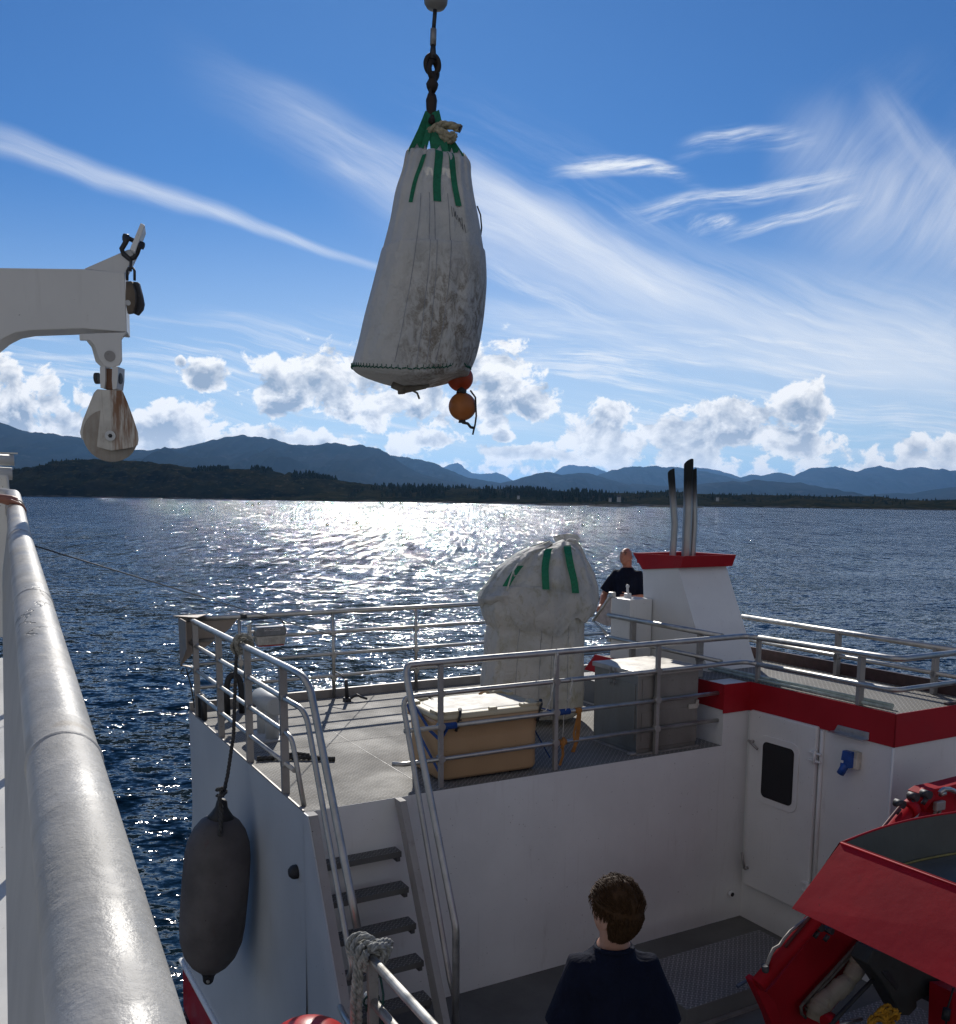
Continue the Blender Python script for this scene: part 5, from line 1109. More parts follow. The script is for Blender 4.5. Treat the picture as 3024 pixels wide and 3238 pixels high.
def hand(mb, wrist, palm_dir, side, normal, curl=0.5, s=1.0, spread=0.12):
    """palm with four unequal bent fingers and a thumb; side: towards the thumb; normal: out of the back of the hand"""
    d = V(palm_dir).normalized(); n = V(normal); n = (n - d * n.dot(d)).normalized(); sd_ = d.cross(n); sd_ = sd_ if sd_.dot(V(side)) > 0 else -sd_
    w = V(wrist)
    mb.tube([w - d * 0.02 * s, w + d * 0.02 * s, w + d * 0.055 * s, w + d * 0.09 * s], [0.026 * s, 0.030 * s, 0.033 * s, 0.028 * s], 12)
    mb.tube([w + d * 0.03 * s + sd_ * 0.018 * s, w + d * 0.085 * s + sd_ * 0.022 * s], [0.018 * s, 0.016 * s], 10); mb.tube([w + d * 0.03 * s - sd_ * 0.018 * s, w + d * 0.08 * s - sd_ * 0.024 * s], [0.018 * s, 0.015 * s], 10)
    for k, (o, L) in enumerate(((0.030, 0.074), (0.010, 0.082), (-0.011, 0.076), (-0.031, 0.060))):
        p = w + d * (0.085 - 0.004 * abs(k - 1)) * s + sd_ * o * s; dirn = (d + sd_ * spread * (1.2 - k) * 0.4).normalized(); pts = [p]; a = 0.15
        for seg in (0.45, 0.32, 0.25):
            a += curl * (0.5 + 0.25 * k / 3); p = p + (dirn * math.cos(a) - n * math.sin(a)) * L * seg * s; pts.append(p)
        mb.tube(pts, [0.0095 * s, 0.0090 * s, 0.0082 * s, 0.0062 * s], 10)
    p = w + d * 0.035 * s + sd_ * 0.026 * s; pts = [p]
    for seg, aa in ((0.035, 0.75), (0.030, 0.45), (0.024, 0.2)):
        p = p + (d * math.cos(aa) + sd_ * math.sin(aa) - n * 0.25 * curl).normalized() * seg * s; pts.append(p)
    mb.tube(pts, [0.013 * s, 0.011 * s, 0.0095 * s, 0.007 * s], 10)
def person(label, feet, top, face_az, head_M, cfg, shirt_m, trouser_m, skin_m, frame=BM):
    """standing figure; local axes: x to the figure's right, y behind it, z up, scaled to the height"""
    H = top - feet[2]; k = H / 1.78
    ca, sa = math.cos(face_az), math.sin(face_az)
    def L(x, y, z): return V((feet[0] + (x * ca - y * sa) * k, feet[1] + (x * sa + y * ca) * k, feet[2] + z * k))
    root = thing('person', label, 'person', feet, frame)
    ly = cfg.get('lean', 0.0); nk = cfg.get('nk', 0.0)
    def lean(z): return ly * max(0.0, min(1.0, (z - 0.95) / 0.45))
    sl = cfg.get('slim', 1.0)
    def loft(mb, rows, n=28):
        rr = []
        for (z, hx, hy) in rows:
            hx = hx * sl if hx > 0.1 else hx
            rr.append([L(hx * math.copysign(abs(math.cos(t)) ** 0.85, math.cos(t)), lean(z) + hy * math.copysign(abs(math.sin(t)) ** 0.85, math.sin(t)), z) for t in [2 * math.pi * q_ / n for q_ in range(n)]])
        vs = mb.grid(rr, closed=True); mb._f(vs[0][::-1]); mb._f(vs[-1])
    # body: trunk, neck, head, limbs, hands melted together
    mb = MB()
    loft(mb, [(0.84, 0.13, 0.09), (0.92, 0.155, 0.105), (1.08, 0.135, 0.092), (1.26, 0.165, 0.105), (1.38, 0.175, 0.095), (1.43, 0.13, 0.078), (1.47, 0.078, 0.066), (1.50, 0.062, 0.062)])
    mb.tube([L(0, ly + 0.005, 1.44), L(0, ly + nk * 0.5, 1.52), L(0, ly + nk, 1.60)] if 'head_off' not in cfg else [L(0, ly + 0.005, 1.44), L(0, ly + nk * 0.5, 1.52), L(0, ly + nk, 1.60)], [0.066 * k, 0.058 * k, 0.060 * k], 18)
    wr_ = {}
    for s_, n in ((-1, 'l'), (1, 'r')):
        _, el, wr = cfg['arm' + n]; sh = L(s_ * 0.175 * sl, ly, 1.405); e_, w_ = L(*el), L(*wr); wr_[n] = w_
        mb.tube([L(s_ * 0.11, ly, 1.40), sh, sh.lerp(e_, 0.35), sh.lerp(e_, 0.8), e_], [0.05 * k, 0.054 * k, 0.052 * k, 0.044 * k, 0.042 * k], 14)
        mb.tube([e_ + (sh - e_) * 0.06, e_, e_.lerp(w_, 0.25), e_.lerp(w_, 0.6), w_], [0.040 * k, 0.043 * k, 0.045 * k, 0.036 * k, 0.027 * k], 14)
        mb.tube([L(s_ * 0.085, 0, 0.93), L(s_ * 0.095, -0.01, 0.75), L(s_ * 0.10, -0.01, 0.49)], [0.09 * k, 0.08 * k, 0.056 * k], 14)
        mb.tube([L(s_ * 0.10, -0.01, 0.50), L(s_ * 0.10, 0.02, 0.34), L(s_ * 0.105, 0.02, 0.08)], [0.055 * k, 0.056 * k, 0.036 * k], 14)
    hc = L(0, ly + nk, 1.66) + V(cfg.get('head_off', (0, 0, 0))) * k
    head_mesh(mb, hc, head_M, k * cfg.get('hs', 1.0))
    for s_, n in ((-1, 'l'), (1, 'r')):
        if cfg.get('hand' + n):
            pd, sd_, nn, cu = cfg['hand' + n]; fr = lambda q_: L(*q_) - L(0, 0, 0)
            hand(mb, wr_[n], fr(pd), fr(sd_), fr(nn), cu, k)
    mb = fuse(mb, 0.0048, 2, 0.4); part(mb, 'body', skin_m, root)
    for sx in (-1, 1):
        fm = MB(); fm.ball((sx * 0.031, -0.083, 0.004), 0.0115, 2, (1, 0.7, 0.6)); e_ = fm; part_m = Matrix.Translation(hc) @ head_M.to_4x4() @ Matrix.Scale(k * cfg.get('hs', 1.0), 4)
        for v in fm.bm.verts: v.co = part_m @ v.co
        part(fm, 'eye', M_RUBBER, root)
        fm = MB(); fm.tube([part_m @ V((sx * 0.014, -0.098, 0.021)), part_m @ V((sx * 0.032, -0.096, 0.026)), part_m @ V((sx * 0.050, -0.080, 0.021))], [0.004 * k, 0.0055 * k, 0.003 * k], 6); part(fm, 'eyebrow', M_BROW, root)
    # T-shirt hanging loose over the trunk, sleeves to above the elbow
    mb = MB()
    loft(mb, [(0.86, 0.195, 0.135), (0.92, 0.192, 0.135), (1.06, 0.180, 0.125), (1.22, 0.196, 0.132), (1.33, 0.205, 0.126), (1.395, 0.200, 0.112), (1.432, 0.165, 0.098), (1.462, 0.110, 0.086), (1.492, 0.076, 0.077)])
    for s_, n in ((-1, 'l'), (1, 'r')):
        _, el, wr = cfg['arm' + n]; a_, b_ = L(s_ * 0.165 * sl, ly, 1.392), L(*el)
        d_ = (b_ - a_)
        mb.tube([L(s_ * 0.08, ly, 1.385), a_, a_ + d_ * 0.30, a_ + d_ * 0.62, a_ + d_ * 0.86], [0.070 * k, 0.076 * k, 0.080 * k, 0.086 * k, 0.094 * k], 20)
    mb = fuse(mb, 0.011, 6, 0.5)
    for v in mb.bm.verts:
        p = v.co; n1 = mnoise.fractal(V((p.x * 5, p.y * 5, p.z * 2.2)), 0.8, 2.0, 3); v.co = p + V((n1, mnoise.noise(p * 6 + V((9, 0, 0))), 0.3 * n1)) * 0.010 * k
    part(mb, 'shirt', shirt_m, root)
    mb = MB()
    loft(mb, [(0.84, 0.17, 0.118), (0.90, 0.172, 0.120), (0.97, 0.165, 0.115)])
    for s_, n in ((-1, 'l'), (1, 'r')): mb.tube([L(s_ * 0.085, 0, 0.90), L(s_ * 0.095, -0.005, 0.72), L(s_ * 0.10, -0.01, 0.49), L(s_ * 0.105, 0.02, 0.09)], [0.105 * k, 0.098 * k, 0.078 * k, 0.064 * k], 16)
    mb = fuse(mb, 0.014, 4, 0.5); part(mb, 'trousers', trouser_m, root)
    for s_, n in ((-1, 'l'), (1, 'r')):
        mb = MB(); mb.tube([L(s_ * 0.105, 0.03, 0.10), L(s_ * 0.108, 0.03, 0.045), L(s_ * 0.115, -0.08, 0.045), L(s_ * 0.122, -0.19, 0.036)], [0.045 * k, 0.05 * k, 0.05 * k, 0.035 * k], 12); part(mb, 'shoe', M_RUBBER, root)
    return root, L, hc, k
def frame_from(fwd, up=(0, 0, 1)):
    f = V(fwd).normalized(); y = -f; x = y.cross(V(up)).normalized(); z = x.cross(y); return Matrix((x, y, z)).transposed()
# young man in the foreground, seen from behind, looking up to the left
face = V((-0.30, 0.90, 0.24))
az = math.atan2(0.42, 0.90) - 0.10          # trunk faces away from the viewer across the deck
FEET = V((2.295, 2.955, -3.375)); TOP = -1.52
cfg = dict(lean=-0.02, nk=0.01, hs=0.97, head_off=(0, 0, -0.035), arml=(None, (-0.20, 0.02, 1.12), (-0.215, -0.06, 0.88)), armr=(None, (0.205, 0.03, 1.12), (0.25, -0.05, 0.88)), handl=((0, -0.2, -1), (0, -1, 0), (-1, 0, 0), 0.5), handr=((0, -0.2, -1), (0, -1, 0), (1, 0, 0), 0.5), slim=0.73)
yaw_b = math.atan2(-0.10, 1.0)
pr, Lp, hc, kp = person('person in navy T-shirt with short brown hair seen from behind', FEET, TOP, math.atan2(0.46, -0.89), frame_from(face), cfg, M_NAVY, M_JEANS, M_SKIN)
def hair_mat():
    m_, g, b = mat('brown_hair'); co = g.objco(); n = g.noise(co, 60, 3, 0.6)
    g.put(b.inputs['Base Color'], g.mix(n, (0.022, 0.011, 0.005), (0.095, 0.048, 0.020))); b.inputs['Roughness'].default_value = 0.6; b.inputs['Specular IOR Level'].default_value = 0.12; return m_
M_HAIR = hair_mat()
Hm = frame_from(face)
rnd = random.Random(4)
mb = MB(); bm = bmesh.new(); bmesh.ops.create_uvsphere(bm, u_segments=48, v_segments=32, radius=1.0)
def scalp(v, lift=0.0):
    x, y, z = v; X, Y, Zz = x * (0.083 + lift), y * (0.106 + lift), z * (0.128 + lift * 1.6)
    if z < 0: X *= 1 - 0.22 * (-z) ** 1.3; Y *= 1 - 0.16 * (-z)
    return V((X, Y, Zz)) * kp
def inhair(x, y, z):
    lim = 0.30 if y < -0.45 else (0.12 if y < 0.22 else (-0.60 if y > 0.36 else 0.12 - 0.72 * (y - 0.22) / 0.14))
    return z > lim
dead = [f for f in bm.faces if not inhair(*f.calc_center_median())]
bmesh.ops.delete(bm, geom=dead, context='FACES')
for v in bm.verts:
    n = mnoise.fractal(v.co * 3.2, 0.9, 2, 4); v.co = scalp(v.co, 0.006 + 0.007 * n + 0.012 * max(0, v.co.z))
for f in bm.faces: f.smooth = True
mb._merge(bm, Matrix.Translation(hc) @ Hm.to_4x4())
cap_ = part(mb, 'hair', M_HAIR, pr)
mb = MB()                                    # locks combed forward on top, down at the back
for i in range(5200):
    z = rnd.uniform(-0.66, 1.0); a = rnd.uniform(0, 2 * math.pi); r = math.sqrt(max(0, 1 - z * z)); d = V((r * math.cos(a), r * math.sin(a), z))
    if not inhair(d.x, d.y, d.z): continue
    p = scalp(d, 0.004)
    if d.z > 0.35: flow = V((-0.55 + 0.5 * mnoise.noise(d * 2.2), -1.0 + 0.4 * mnoise.noise(d * 2.2 + V((5, 0, 0))), 0.0)); ln = rnd.uniform(0.035, 0.065)
    else: flow = V((0.12 * mnoise.noise(d * 3), 0.15, -1.0)); ln = rnd.uniform(0.018, 0.036)
    flow = (flow - d * flow.dot(d)).normalized(); lift = 0.007 + 0.024 * max(0, d.z) * rnd.random(); w = rnd.uniform(0.0009, 0.0022)
    pts = [p, p + (flow * ln * 0.35 + d * lift * 0.8) * kp, p + (flow * ln * 0.72 + d * lift * 0.9 + V((0, 0, -0.002))) * kp, p + (flow * ln + d * (lift * 0.45)) * kp]
    pts = [hc + Hm @ q_ for q_ in pts]; mb.tube(pts, [w, w * 1.1, w * 0.8, w * 0.2], 4, cap=False)
part(mb, 'hair_locks', M_HAIR, pr)
mb = MB(); mb.tube([Lp(0.076 * math.cos(a) * 1.0, -0.006 + 0.078 * math.sin(a), 1.482 + 0.012 * math.sin(a)) for a in [2 * math.pi * q_ / 28 for q_ in range(28)]], 0.008 * kp, 8, closed=True); part(mb, 'collar', M_NAVY, pr)
# what he stands on: a raised hatch forward on the main deck, below the picture
mb = MB(); mb.box(2.06, 4.2, 1.9, 3.35, ZL + 0.002, -3.377, 0.02); bp(mb, 'fore_hatch', M_DECK2)
# bald man at the control console
face2 = V((-0.82, -0.38, 0.46))
cfg2 = dict(slim=0.86, lean=0.06, nk=0.0, head_off=(-0.03, 0.0, -0.03), arml=(None, (-0.30, 0.06, 1.12), (-0.30, -0.14, 0.98)), armr=(None, (0.27, 0.0, 1.10), (0.12, -0.26, 1.12)), handl=((0.1, -1, -0.3), (1, 0, 0), (0, 0, 1), 0.7), handr=((-0.7, -0.6, 0.1), (-0.3, 0, 0.9), (0.3, -0.8, 0.3), 0.9))
pm_, L2, hc2, k2 = person('bald person in navy T-shirt behind the control console by the funnel', V((7.57, 9.70, -2.24)), -0.49, math.atan2(-0.72, 0.60), frame_from(face2), cfg2, M_NAVY, M_JEANS, M_SKIN2)
mb = MB()
for row_, (w_, n_) in enumerate(((0.10, 5), (0.12, 6))):
    for q_ in range(n_):
        c = L2(-0.02 + 0.018 * (q_ - n_ / 2), -0.055, 1.285 - 0.026 * row_); mb.box(c.x - 0.007, c.x + 0.007, c.y - 0.007, c.y + 0.007, c.z - 0.006, c.z + 0.006)
part(mb, 'chest_print', M_CORD, pm_)
# ------------------------------------------------------------------ the ship the picture is taken from (boat axes)
def rail_mat():
    m_, g, b = mat('thick_grey_rail_paint'); co = g.objco()
    n = g.noise(co, 6.0, 6, 0.65); n2 = g.noise(co, 15.0, 5, 0.62, 0.8); n3 = g.noise(co, 3.0, 4, 0.6, 1.5)
    c = g.mix(g.ss(n, 0.32, 0.68), (0.40, 0.385, 0.345), (0.55, 0.53, 0.485)); c = g.mix(g.mul(g.ss(n2, 0.60, 0.72), 0.45), c, (0.22, 0.22, 0.21))
    c = g.mix(g.mul(g.ss(n3, 0.66, 0.74), 0.5), c, (0.34, 0.27, 0.18)); c = g.mix(g.mul(g.ss(n3, 0.30, 0.22, 0.0, 1.0), 0.35), c, (0.62, 0.61, 0.57))
    ve = g.node('ShaderNodeTexVoronoi', feature='DISTANCE_TO_EDGE'); g.put(ve.inputs['Vector'], g.vadd(g.vmul(co, (1, 0.6, 1)), g.vmul(g.noise(co, 9.0, 3, 0.6, out=1), (0.12, 0.12, 0.12)))); ve.inputs['Scale'].default_value = 5.0
    crack = g.mul(g.ss(ve.outputs[0], 0.004, 0.016, 1.0, 0.0), g.ss(g.noise(co, 2.2, 3, 0.5), 0.54, 0.62))
    c = g.mix(g.mul(crack, 0.75), c, (0.12, 0.115, 0.10)); chip = g.ss(g.noise(co, 21.0, 4, 0.62), 0.69, 0.73); c = g.mix(g.mul(chip, 0.6), c, (0.22, 0.18, 0.13))
    worn = g.ss(g.noise(co, 4.5, 4, 0.6), 0.42, 0.62)
    g.put(b.inputs['Base Color'], c); g.put(b.inputs['Roughness'], g.m('MULTIPLY_ADD', worn, 0.18, 0.42)); b.inputs['Specular IOR Level'].default_value = 0.35
    h = g.add(g.mul(g.mul(n2, worn), 0.6), g.add(g.mul(crack, -0.5), g.add(g.mul(g.noise(co, 130.0, 3, 0.6), 0.20), g.mul(g.noise(co, 420.0, 2, 0.5), 0.05))))
    nb = g.bump(h, 0.7, 0.006); g.put(b.inputs['Normal'], nb); return m_
M_RAIL = rail_mat()
M_SHIP = paint('cream_ship_paint', (0.62, 0.61, 0.57), 0.45, 0.07, (0.36, 0.30, 0.22), 0.35, 2.0)
ship = thing('ship', 'grey and cream ship bulwark with a thick painted handrail in the left foreground', 'ship', (0.0, 2.0, -6.6), BM)
def spt(px, py, depth): return BM.inverted() @ (V((0, 0, HC)) + wray(px, py) * (depth / F))
DD = lambda x, y: (x * 1.62843, y * 1.62843)
RRR = 0.0495
Q0, Q1, Q2 = spt(*DD(250, 2120), 0.66), spt(*DD(38.8, 1045), 4.25), spt(*DD(26, 964), 6.7)
dq = (Q1 - Q0).normalized()
mb = MB(); n = 40
pts = [Q0 - dq * 1.2] + [Q0.lerp(Q1, k / n) for k in range(n)] + [Q1.lerp(Q2, k / 8) for k in range(9)]
elb = [Q2 + (Q2 - Q1).normalized() * 0.05 + V((-0.02, 0.04, 0)), Q2 + V((-0.10, 0.16, 0.015)), Q2 + V((-0.26, 0.19, 0.02)), Q2 + V((-1.6, 0.19, 0.05))]
mb.tube(pts + elb, RRR, 40); rail_ = part(mb, 'handrail', M_RAIL, ship)
for f in (0.50, 0.62):
    c = Q1.lerp(Q2, f); mb = MB(); mb.tube([c, c + dq * 0.03], RRR + 0.007, 32); part(mb, 'collar', M_RAIL if f else M_SHIP, rail_)
for f in (0.18, 0.52, 0.97):
    c = Q0.lerp(Q1, f); mb = MB(); mb.tube([c, c + dq * 0.004, c + dq * 0.010, c + dq * 0.014], [RRR, RRR + 0.0022, RRR + 0.0022, RRR], 40, cap=False); part(mb, 'weld_bead', M_RAIL, rail_)
mb = MB()   # plate under the rail
zt_ = lambda v: Q0.z + (Q1.z - Q0.z) * (v - Q0.y) / (Q1.y - Q0.y) if v < Q1.y else Q1.z + (Q2.z - Q1.z) * (v - Q1.y) / (Q2.y - Q1.y)
uc = lambda v: Q0.x + (Q1.x - Q0.x) * (v - Q0.y) / (Q1.y - Q0.y) if v < Q1.y else Q1.x + (Q2.x - Q1.x) * (v - Q1.y) / (Q2.y - Q1.y)
vv = [-0.6 + 0.25 * k for k in range(30)]
g_ = []
for o in (-0.006, 0.006): g_.append([[(uc(v) + o - 0.028, v, zt_(v) - 0.03), (uc(v) + o - 0.090, v, zt_(v) - 0.42)] for v in vv if v < Q2.y])
for gr in g_: mb.grid(gr, smooth=False)
mb.grid([[g_[0][k][1], g_[1][k][1]] for k in range(len(g_[0]))], smooth=False)
part(mb, 'rail_web', simple('plain_cream_paint', (0.40, 0.39, 0.36), 0.6, 0, 0.08, 5.0, 0.0), ship)
for v in (0.75, 1.35, 2.05, 2.95, 4.1, 5.4):
    mb = MB(); u = uc(v) - 0.078
    P_ = [(u - 0.01, v, zt_(v) - 0.41), (u - 0.01, v - 0.10, zt_(v) - 0.41)] + [(u - 0.01, v - 0.10 + 0.055 * (1 - math.cos(a)), zt_(v) - 0.41 - 0.12 * math.sin(a)) for a in (0.4, 0.8, 1.2, 1.57)] + [(u - 0.01, v - 0.045, -1.08), (u - 0.01, v + 0.045, -1.08)] + [(u - 0.01, v + 0.10 - 0.055 * (1 - math.cos(a)), zt_(v) - 0.41 - 0.12 * math.sin(a)) for a in (1.57, 1.2, 0.8, 0.4)] + [(u - 0.01, v + 0.10, zt_(v) - 0.41)]
    mb.prism(P_, (0.012, 0, 0)); part(mb, 'stanchion', M_SHIP, ship)
mb = MB(); mb.box(-3.5, 0.30, -2.0, 7.4, -1.20, -1.08, 0.01); part(mb, 'side_deck', M_SHIP, ship)
mb = MB(); mb.box(-3.45, 0.27, -1.95, 7.3, -6.9, -1.21); part(mb, 'ship_side', M_HULL, ship)
cq = spt(*DD(10, 915), 7.6)
mb = MB(); mb.box(cq.x - 0.5, cq.x + 0.02, cq.y - 0.08, cq.y + 0.10, -1.08, cq.z - 0.03, 0.02); mb.tube([cq + V((-0.5, 0, 0.0)), cq + V((0.05, 0, -0.02))], 0.05, 16); mb.tube([cq + V((0.07, 0, 0.09)), cq + V((-0.4, 0, 0.10))], 0.045, 16); mb.box(cq.x - 0.3, cq.x + 0.10, cq.y - 0.02, cq.y + 0.02, cq.z + 0.14, cq.z + 0.15)
part(mb, 'winch_stand', M_SHIP, ship)
# forearm and hand resting on the far end of the rail; the person stands inboard, outside the picture
hp = spt(*DD(22, 987), 5.5)
w_ = V((uc(hp.y) - 0.075, hp.y - 0.03, zt_(hp.y) + 0.078))
feet3 = V((-0.62, hp.y - 0.25, -1.08)); 
def loc3(p):                                  # scene point -> that figure's own axes
    a = math.pi / 2; k = (0.66 + 1.08) / 1.78; d = (p - feet3) / k
    return (d.x * math.cos(a) + d.y * math.sin(a), -d.x * math.sin(a) + d.y * math.cos(a), d.z)
wl = loc3(w_); e3 = loc3(V((-0.33, hp.y - 0.16, -0.02)))
cfg3 = dict(lean=-0.02, arml=(None, (-0.29, 0.0, 1.12), (-0.30, -0.12, 0.90)), armr=(None, e3, wl), handl=((0, -0.3, -1), (0, -1, 0), (-1, 0, 0), 0.5), handr=(tuple(V(loc3(w_ + V((1, 0.12, -0.22)))) - V(wl)), tuple(V(loc3(w_ + V((0, -1, 0)))) - V(wl)), tuple(V(loc3(w_ + V((0.2, 0, 1)))) - V(wl)), 0.55))
p3_, L3, hc3, k3 = person('person resting a bare forearm and hand on the far end of the ship handrail', feet3, 0.66, math.pi / 2, frame_from((1, 0.3, -0.1)), cfg3, cloth('grey_cotton', (0.08, 0.09, 0.10)), M_JEANS, M_SKIN2)
mb = MB(); bm = bmesh.new(); bmesh.ops.create_uvsphere(bm, u_segments=24, v_segments=16, radius=1.0)
bmesh.ops.delete(bm, geom=[f for f in bm.faces if not inhair(*f.calc_center_median())], context='FACES')
for v in bm.verts: v.co = scalp(v.co, 0.01)
mb._merge(bm, Matrix.Translation(hc3) @ frame_from((1, 0.3, -0.1)).to_4x4()); part(mb, 'hair', M_HAIR, p3_)

# ------------------------------------------------------------------ davit arm of the ship and its blocks (world axes)
YV = 5.4
Z1 = lambda x, y: (x / 1.9875, 600 + y / 1.9875)
def a1(x, y, dy=0.0): return at(*Z1(x, y), YV + dy)
def rusty(name, col, x0, x1, zlo, zhi, amt=0.8):
    """white paint with rust run down from one place"""
    m_, g, b = mat(name); co = g.objco(); x, y, z = g.xyz(co)
    n = g.noise(g.vmul(co, (1, 1, 0.12)), 34.0, 6, 0.66); n2 = g.noise(co, 9.0, 5, 0.62); n3 = g.noise(g.vmul(co, (1, 1, 0.08)), 70.0, 3, 0.6)
    c = g.mix(g.ss(n2, 0.35, 0.7), col, tuple(k * 0.80 for k in col)); c = g.mix(g.mul(g.ss(n3, 0.56, 0.68), 0.30), c, (0.30, 0.25, 0.18))
    band = g.mul(g.ss(x, x0, x0 + 0.02), g.ss(x, x1 - 0.02, x1, 1.0, 0.0)); vert = g.ss(z, zlo, zhi)
    c = g.mix(g.mul(g.mul(g.ss(n, 0.36, 0.60), band), g.mul(g.m('MULTIPLY_ADD', vert, 0.7, 0.3), amt)), c, (0.20, 0.085, 0.03))
    c = g.mix(g.mul(g.ss(n2, 0.62, 0.72), 0.35), c, (0.24, 0.12, 0.06))
    g.put(b.inputs['Base Color'], c); b.inputs['Roughness'].default_value = 0.5; g.put(b.inputs['Normal'], g.bump(g.add(n2, g.mul(n, 0.3)), 0.4, 0.006)); return m_
M_DAV = paint('davit_white_paint', (0.66, 0.65, 0.62), 0.4, 0.05, (0.2, 0.17, 0.13), 0.25, 2.2)
dv = thing('davit', 'white box section davit arm reaching in from the left with a bracket at its tip', 'davit', a1(-900, 900), None)
side = [(-2600, 470), (0, 490), (530, 497), (785, 522), (797, 893), (520, 872), (180, 884), (90, 900), (20, 935), (-60, 1000), (-200, 1120), (-700, 1400), (-2600, 1500)]
mb = MB(); mb.prism([a1(x, y) for x, y in side], (-0.055, 0.20, 0.0), 0.006); part(mb, 'beam', M_DAV, dv)
mb = MB(); mb.prism([a1(x, y, 0.03) for x, y in ((530, 496), (800, 378), (830, 372), (847, 396), (784, 524))], (-0.03, 0.12, 0)); part(mb, 'gusset', M_DAV, dv)
lugA, lugB = a1(833, 388, 0.0), a1(898, 212, 0.0)
mb = MB(); mb.prism([a1(816, 372, -0.03), a1(884, 206, -0.03), a1(912, 222, -0.03), a1(848, 394, -0.03)], (-0.05, 0.16, 0), 0.004); part(mb, 'lug_plate', M_WHITE, dv)
mb = MB(); P_ = [(498, 905), (797, 895), (762, 938), (765, 1070), (748, 1102), (702, 1117), (658, 1110), (628, 1070), (592, 975), (562, 945), (500, 945)]
mb.prism([a1(*p, 0.0) for p in P_], (-0.004, 0.022, 0), 0.003); hang = part(mb, 'bracket', M_DAV, dv)
mb = MB(); mb.prism([a1(*p, 0.13) for p in ((520, 915), (740, 915), (738, 1080), (690, 1120), (640, 1118), (600, 1080), (575, 990), (540, 945))], (-0.004, 0.022, 0), 0.003); part(mb, 'bracket', M_DAV, dv)
mb = MB(); mb.tube([a1(690, 1045, -0.012), a1(690, 1045, 0.16)], 32 / 1.9875 / F * YV, 24); part(mb, 'pin', M_ALUD, hang)
mb = MB(); px_ = a1(-1500, 1000, 0.1); mb.box(px_.x - 0.2, px_.x + 0.2, px_.y - 0.2, px_.y + 0.2, HC - 1.1, px_.z + 0.1, 0.02); part(mb, 'davit_post', M_DAV, dv)
# big block
blk = thing('pulley_block', 'large rust-streaked white pulley block hanging lowest under the davit arm', 'pulley', a1(690, 1450), None, 'pulley blocks on the davit')
rad = lambda p: p / 1.9875 / F * YV
for dy in (0.0, 0.12):
    mb = MB(); mb.prism([a1(x, y, dy) for x, y in ((628, 1112), (660, 1112), (662, 1200), (655, 1250), (632, 1245), (628, 1190))], (0, 0.10, 0)) if dy == 0 else mb.prism([a1(x, y, 0) for x, y in ((705, 1112), (742, 1112), (740, 1190), (732, 1250), (708, 1256), (703, 1200))], (0, 0.10, 0))
    part(mb, 'fork', M_DAV, blk)
M_RUSTY = rusty('rust_link', (0.14, 0.06, 0.03), -1, 1, -1, 1, 0.8)
mb = MB(); mb.prism([a1(x, y, 0.02) for x, y in ((660, 1122), (706, 1122), (708, 1255), (664, 1255))], (0, 0.05, 0), 0.004); part(mb, 'link', M_RUSTY, blk)
for x in (612, 748):
    mb = MB(); mb.tube([a1(x - 12, 1185, 0.04), a1(x + 12, 1185, 0.04)], rad(34), 12); mb.tube([a1(x - 18 if x < 700 else x, 1185, 0.04), a1(x if x < 700 else x + 14, 1185, 0.04)], rad(20), 6); part(mb, 'bolt', M_STEEL, blk)
cheek = [(612, 1252), (772, 1264), (800, 1330), (840, 1440), (868, 1525), (872, 1570), (866, 1605), (842, 1617), (780, 1628), (700, 1640), (620, 1620), (545, 1590), (512, 1562), (502, 1525), (520, 1450), (560, 1350), (590, 1275)]
for k, dy in enumerate((0.0, 0.135)):
    mb = MB(); mb.prism([a1(x, y, dy) for x, y in cheek], (-0.009, 0.022, 0), 0.004); part(mb, 'cheek_plate', rusty('rusty_cheek', (0.62, 0.59, 0.52), 0.00, 0.16, -0.6, 0.20, 1.0) if k == 0 else MATS['rusty_cheek'], blk)
mb = MB(); mb.lathe([(rad(158), 0), (rad(160), 0.012), (rad(150), 0.03), (rad(135), 0.055), (rad(150), 0.08), (rad(160), 0.098), (rad(158), 0.11)], rtm(a1(695, 1545, 0.024), a1(695, 1545, 0.5)), 48); part(mb, 'sheave', rusty('sheave_paint', (0.40, 0.36, 0.30), -1, 1, -1, 1, 0.3), blk)
mb = MB(); mb.lathe([(rad(31), -0.012), (rad(31), 0.0), (rad(24), 0.004)], rtm(a1(693, 1546, -0.006), a1(693, 1546, 0.5)), 24); pin = part(mb, 'pin', M_ZINC, blk)
mb = MB(); mb.lathe([(0.0, -0.001), (rad(13), 0.0), (0, 0.002)], rtm(a1(693, 1546, -0.019), a1(693, 1546, 0.5)), 6, cap=False); part(mb, 'pin_socket', M_STEEL, pin)
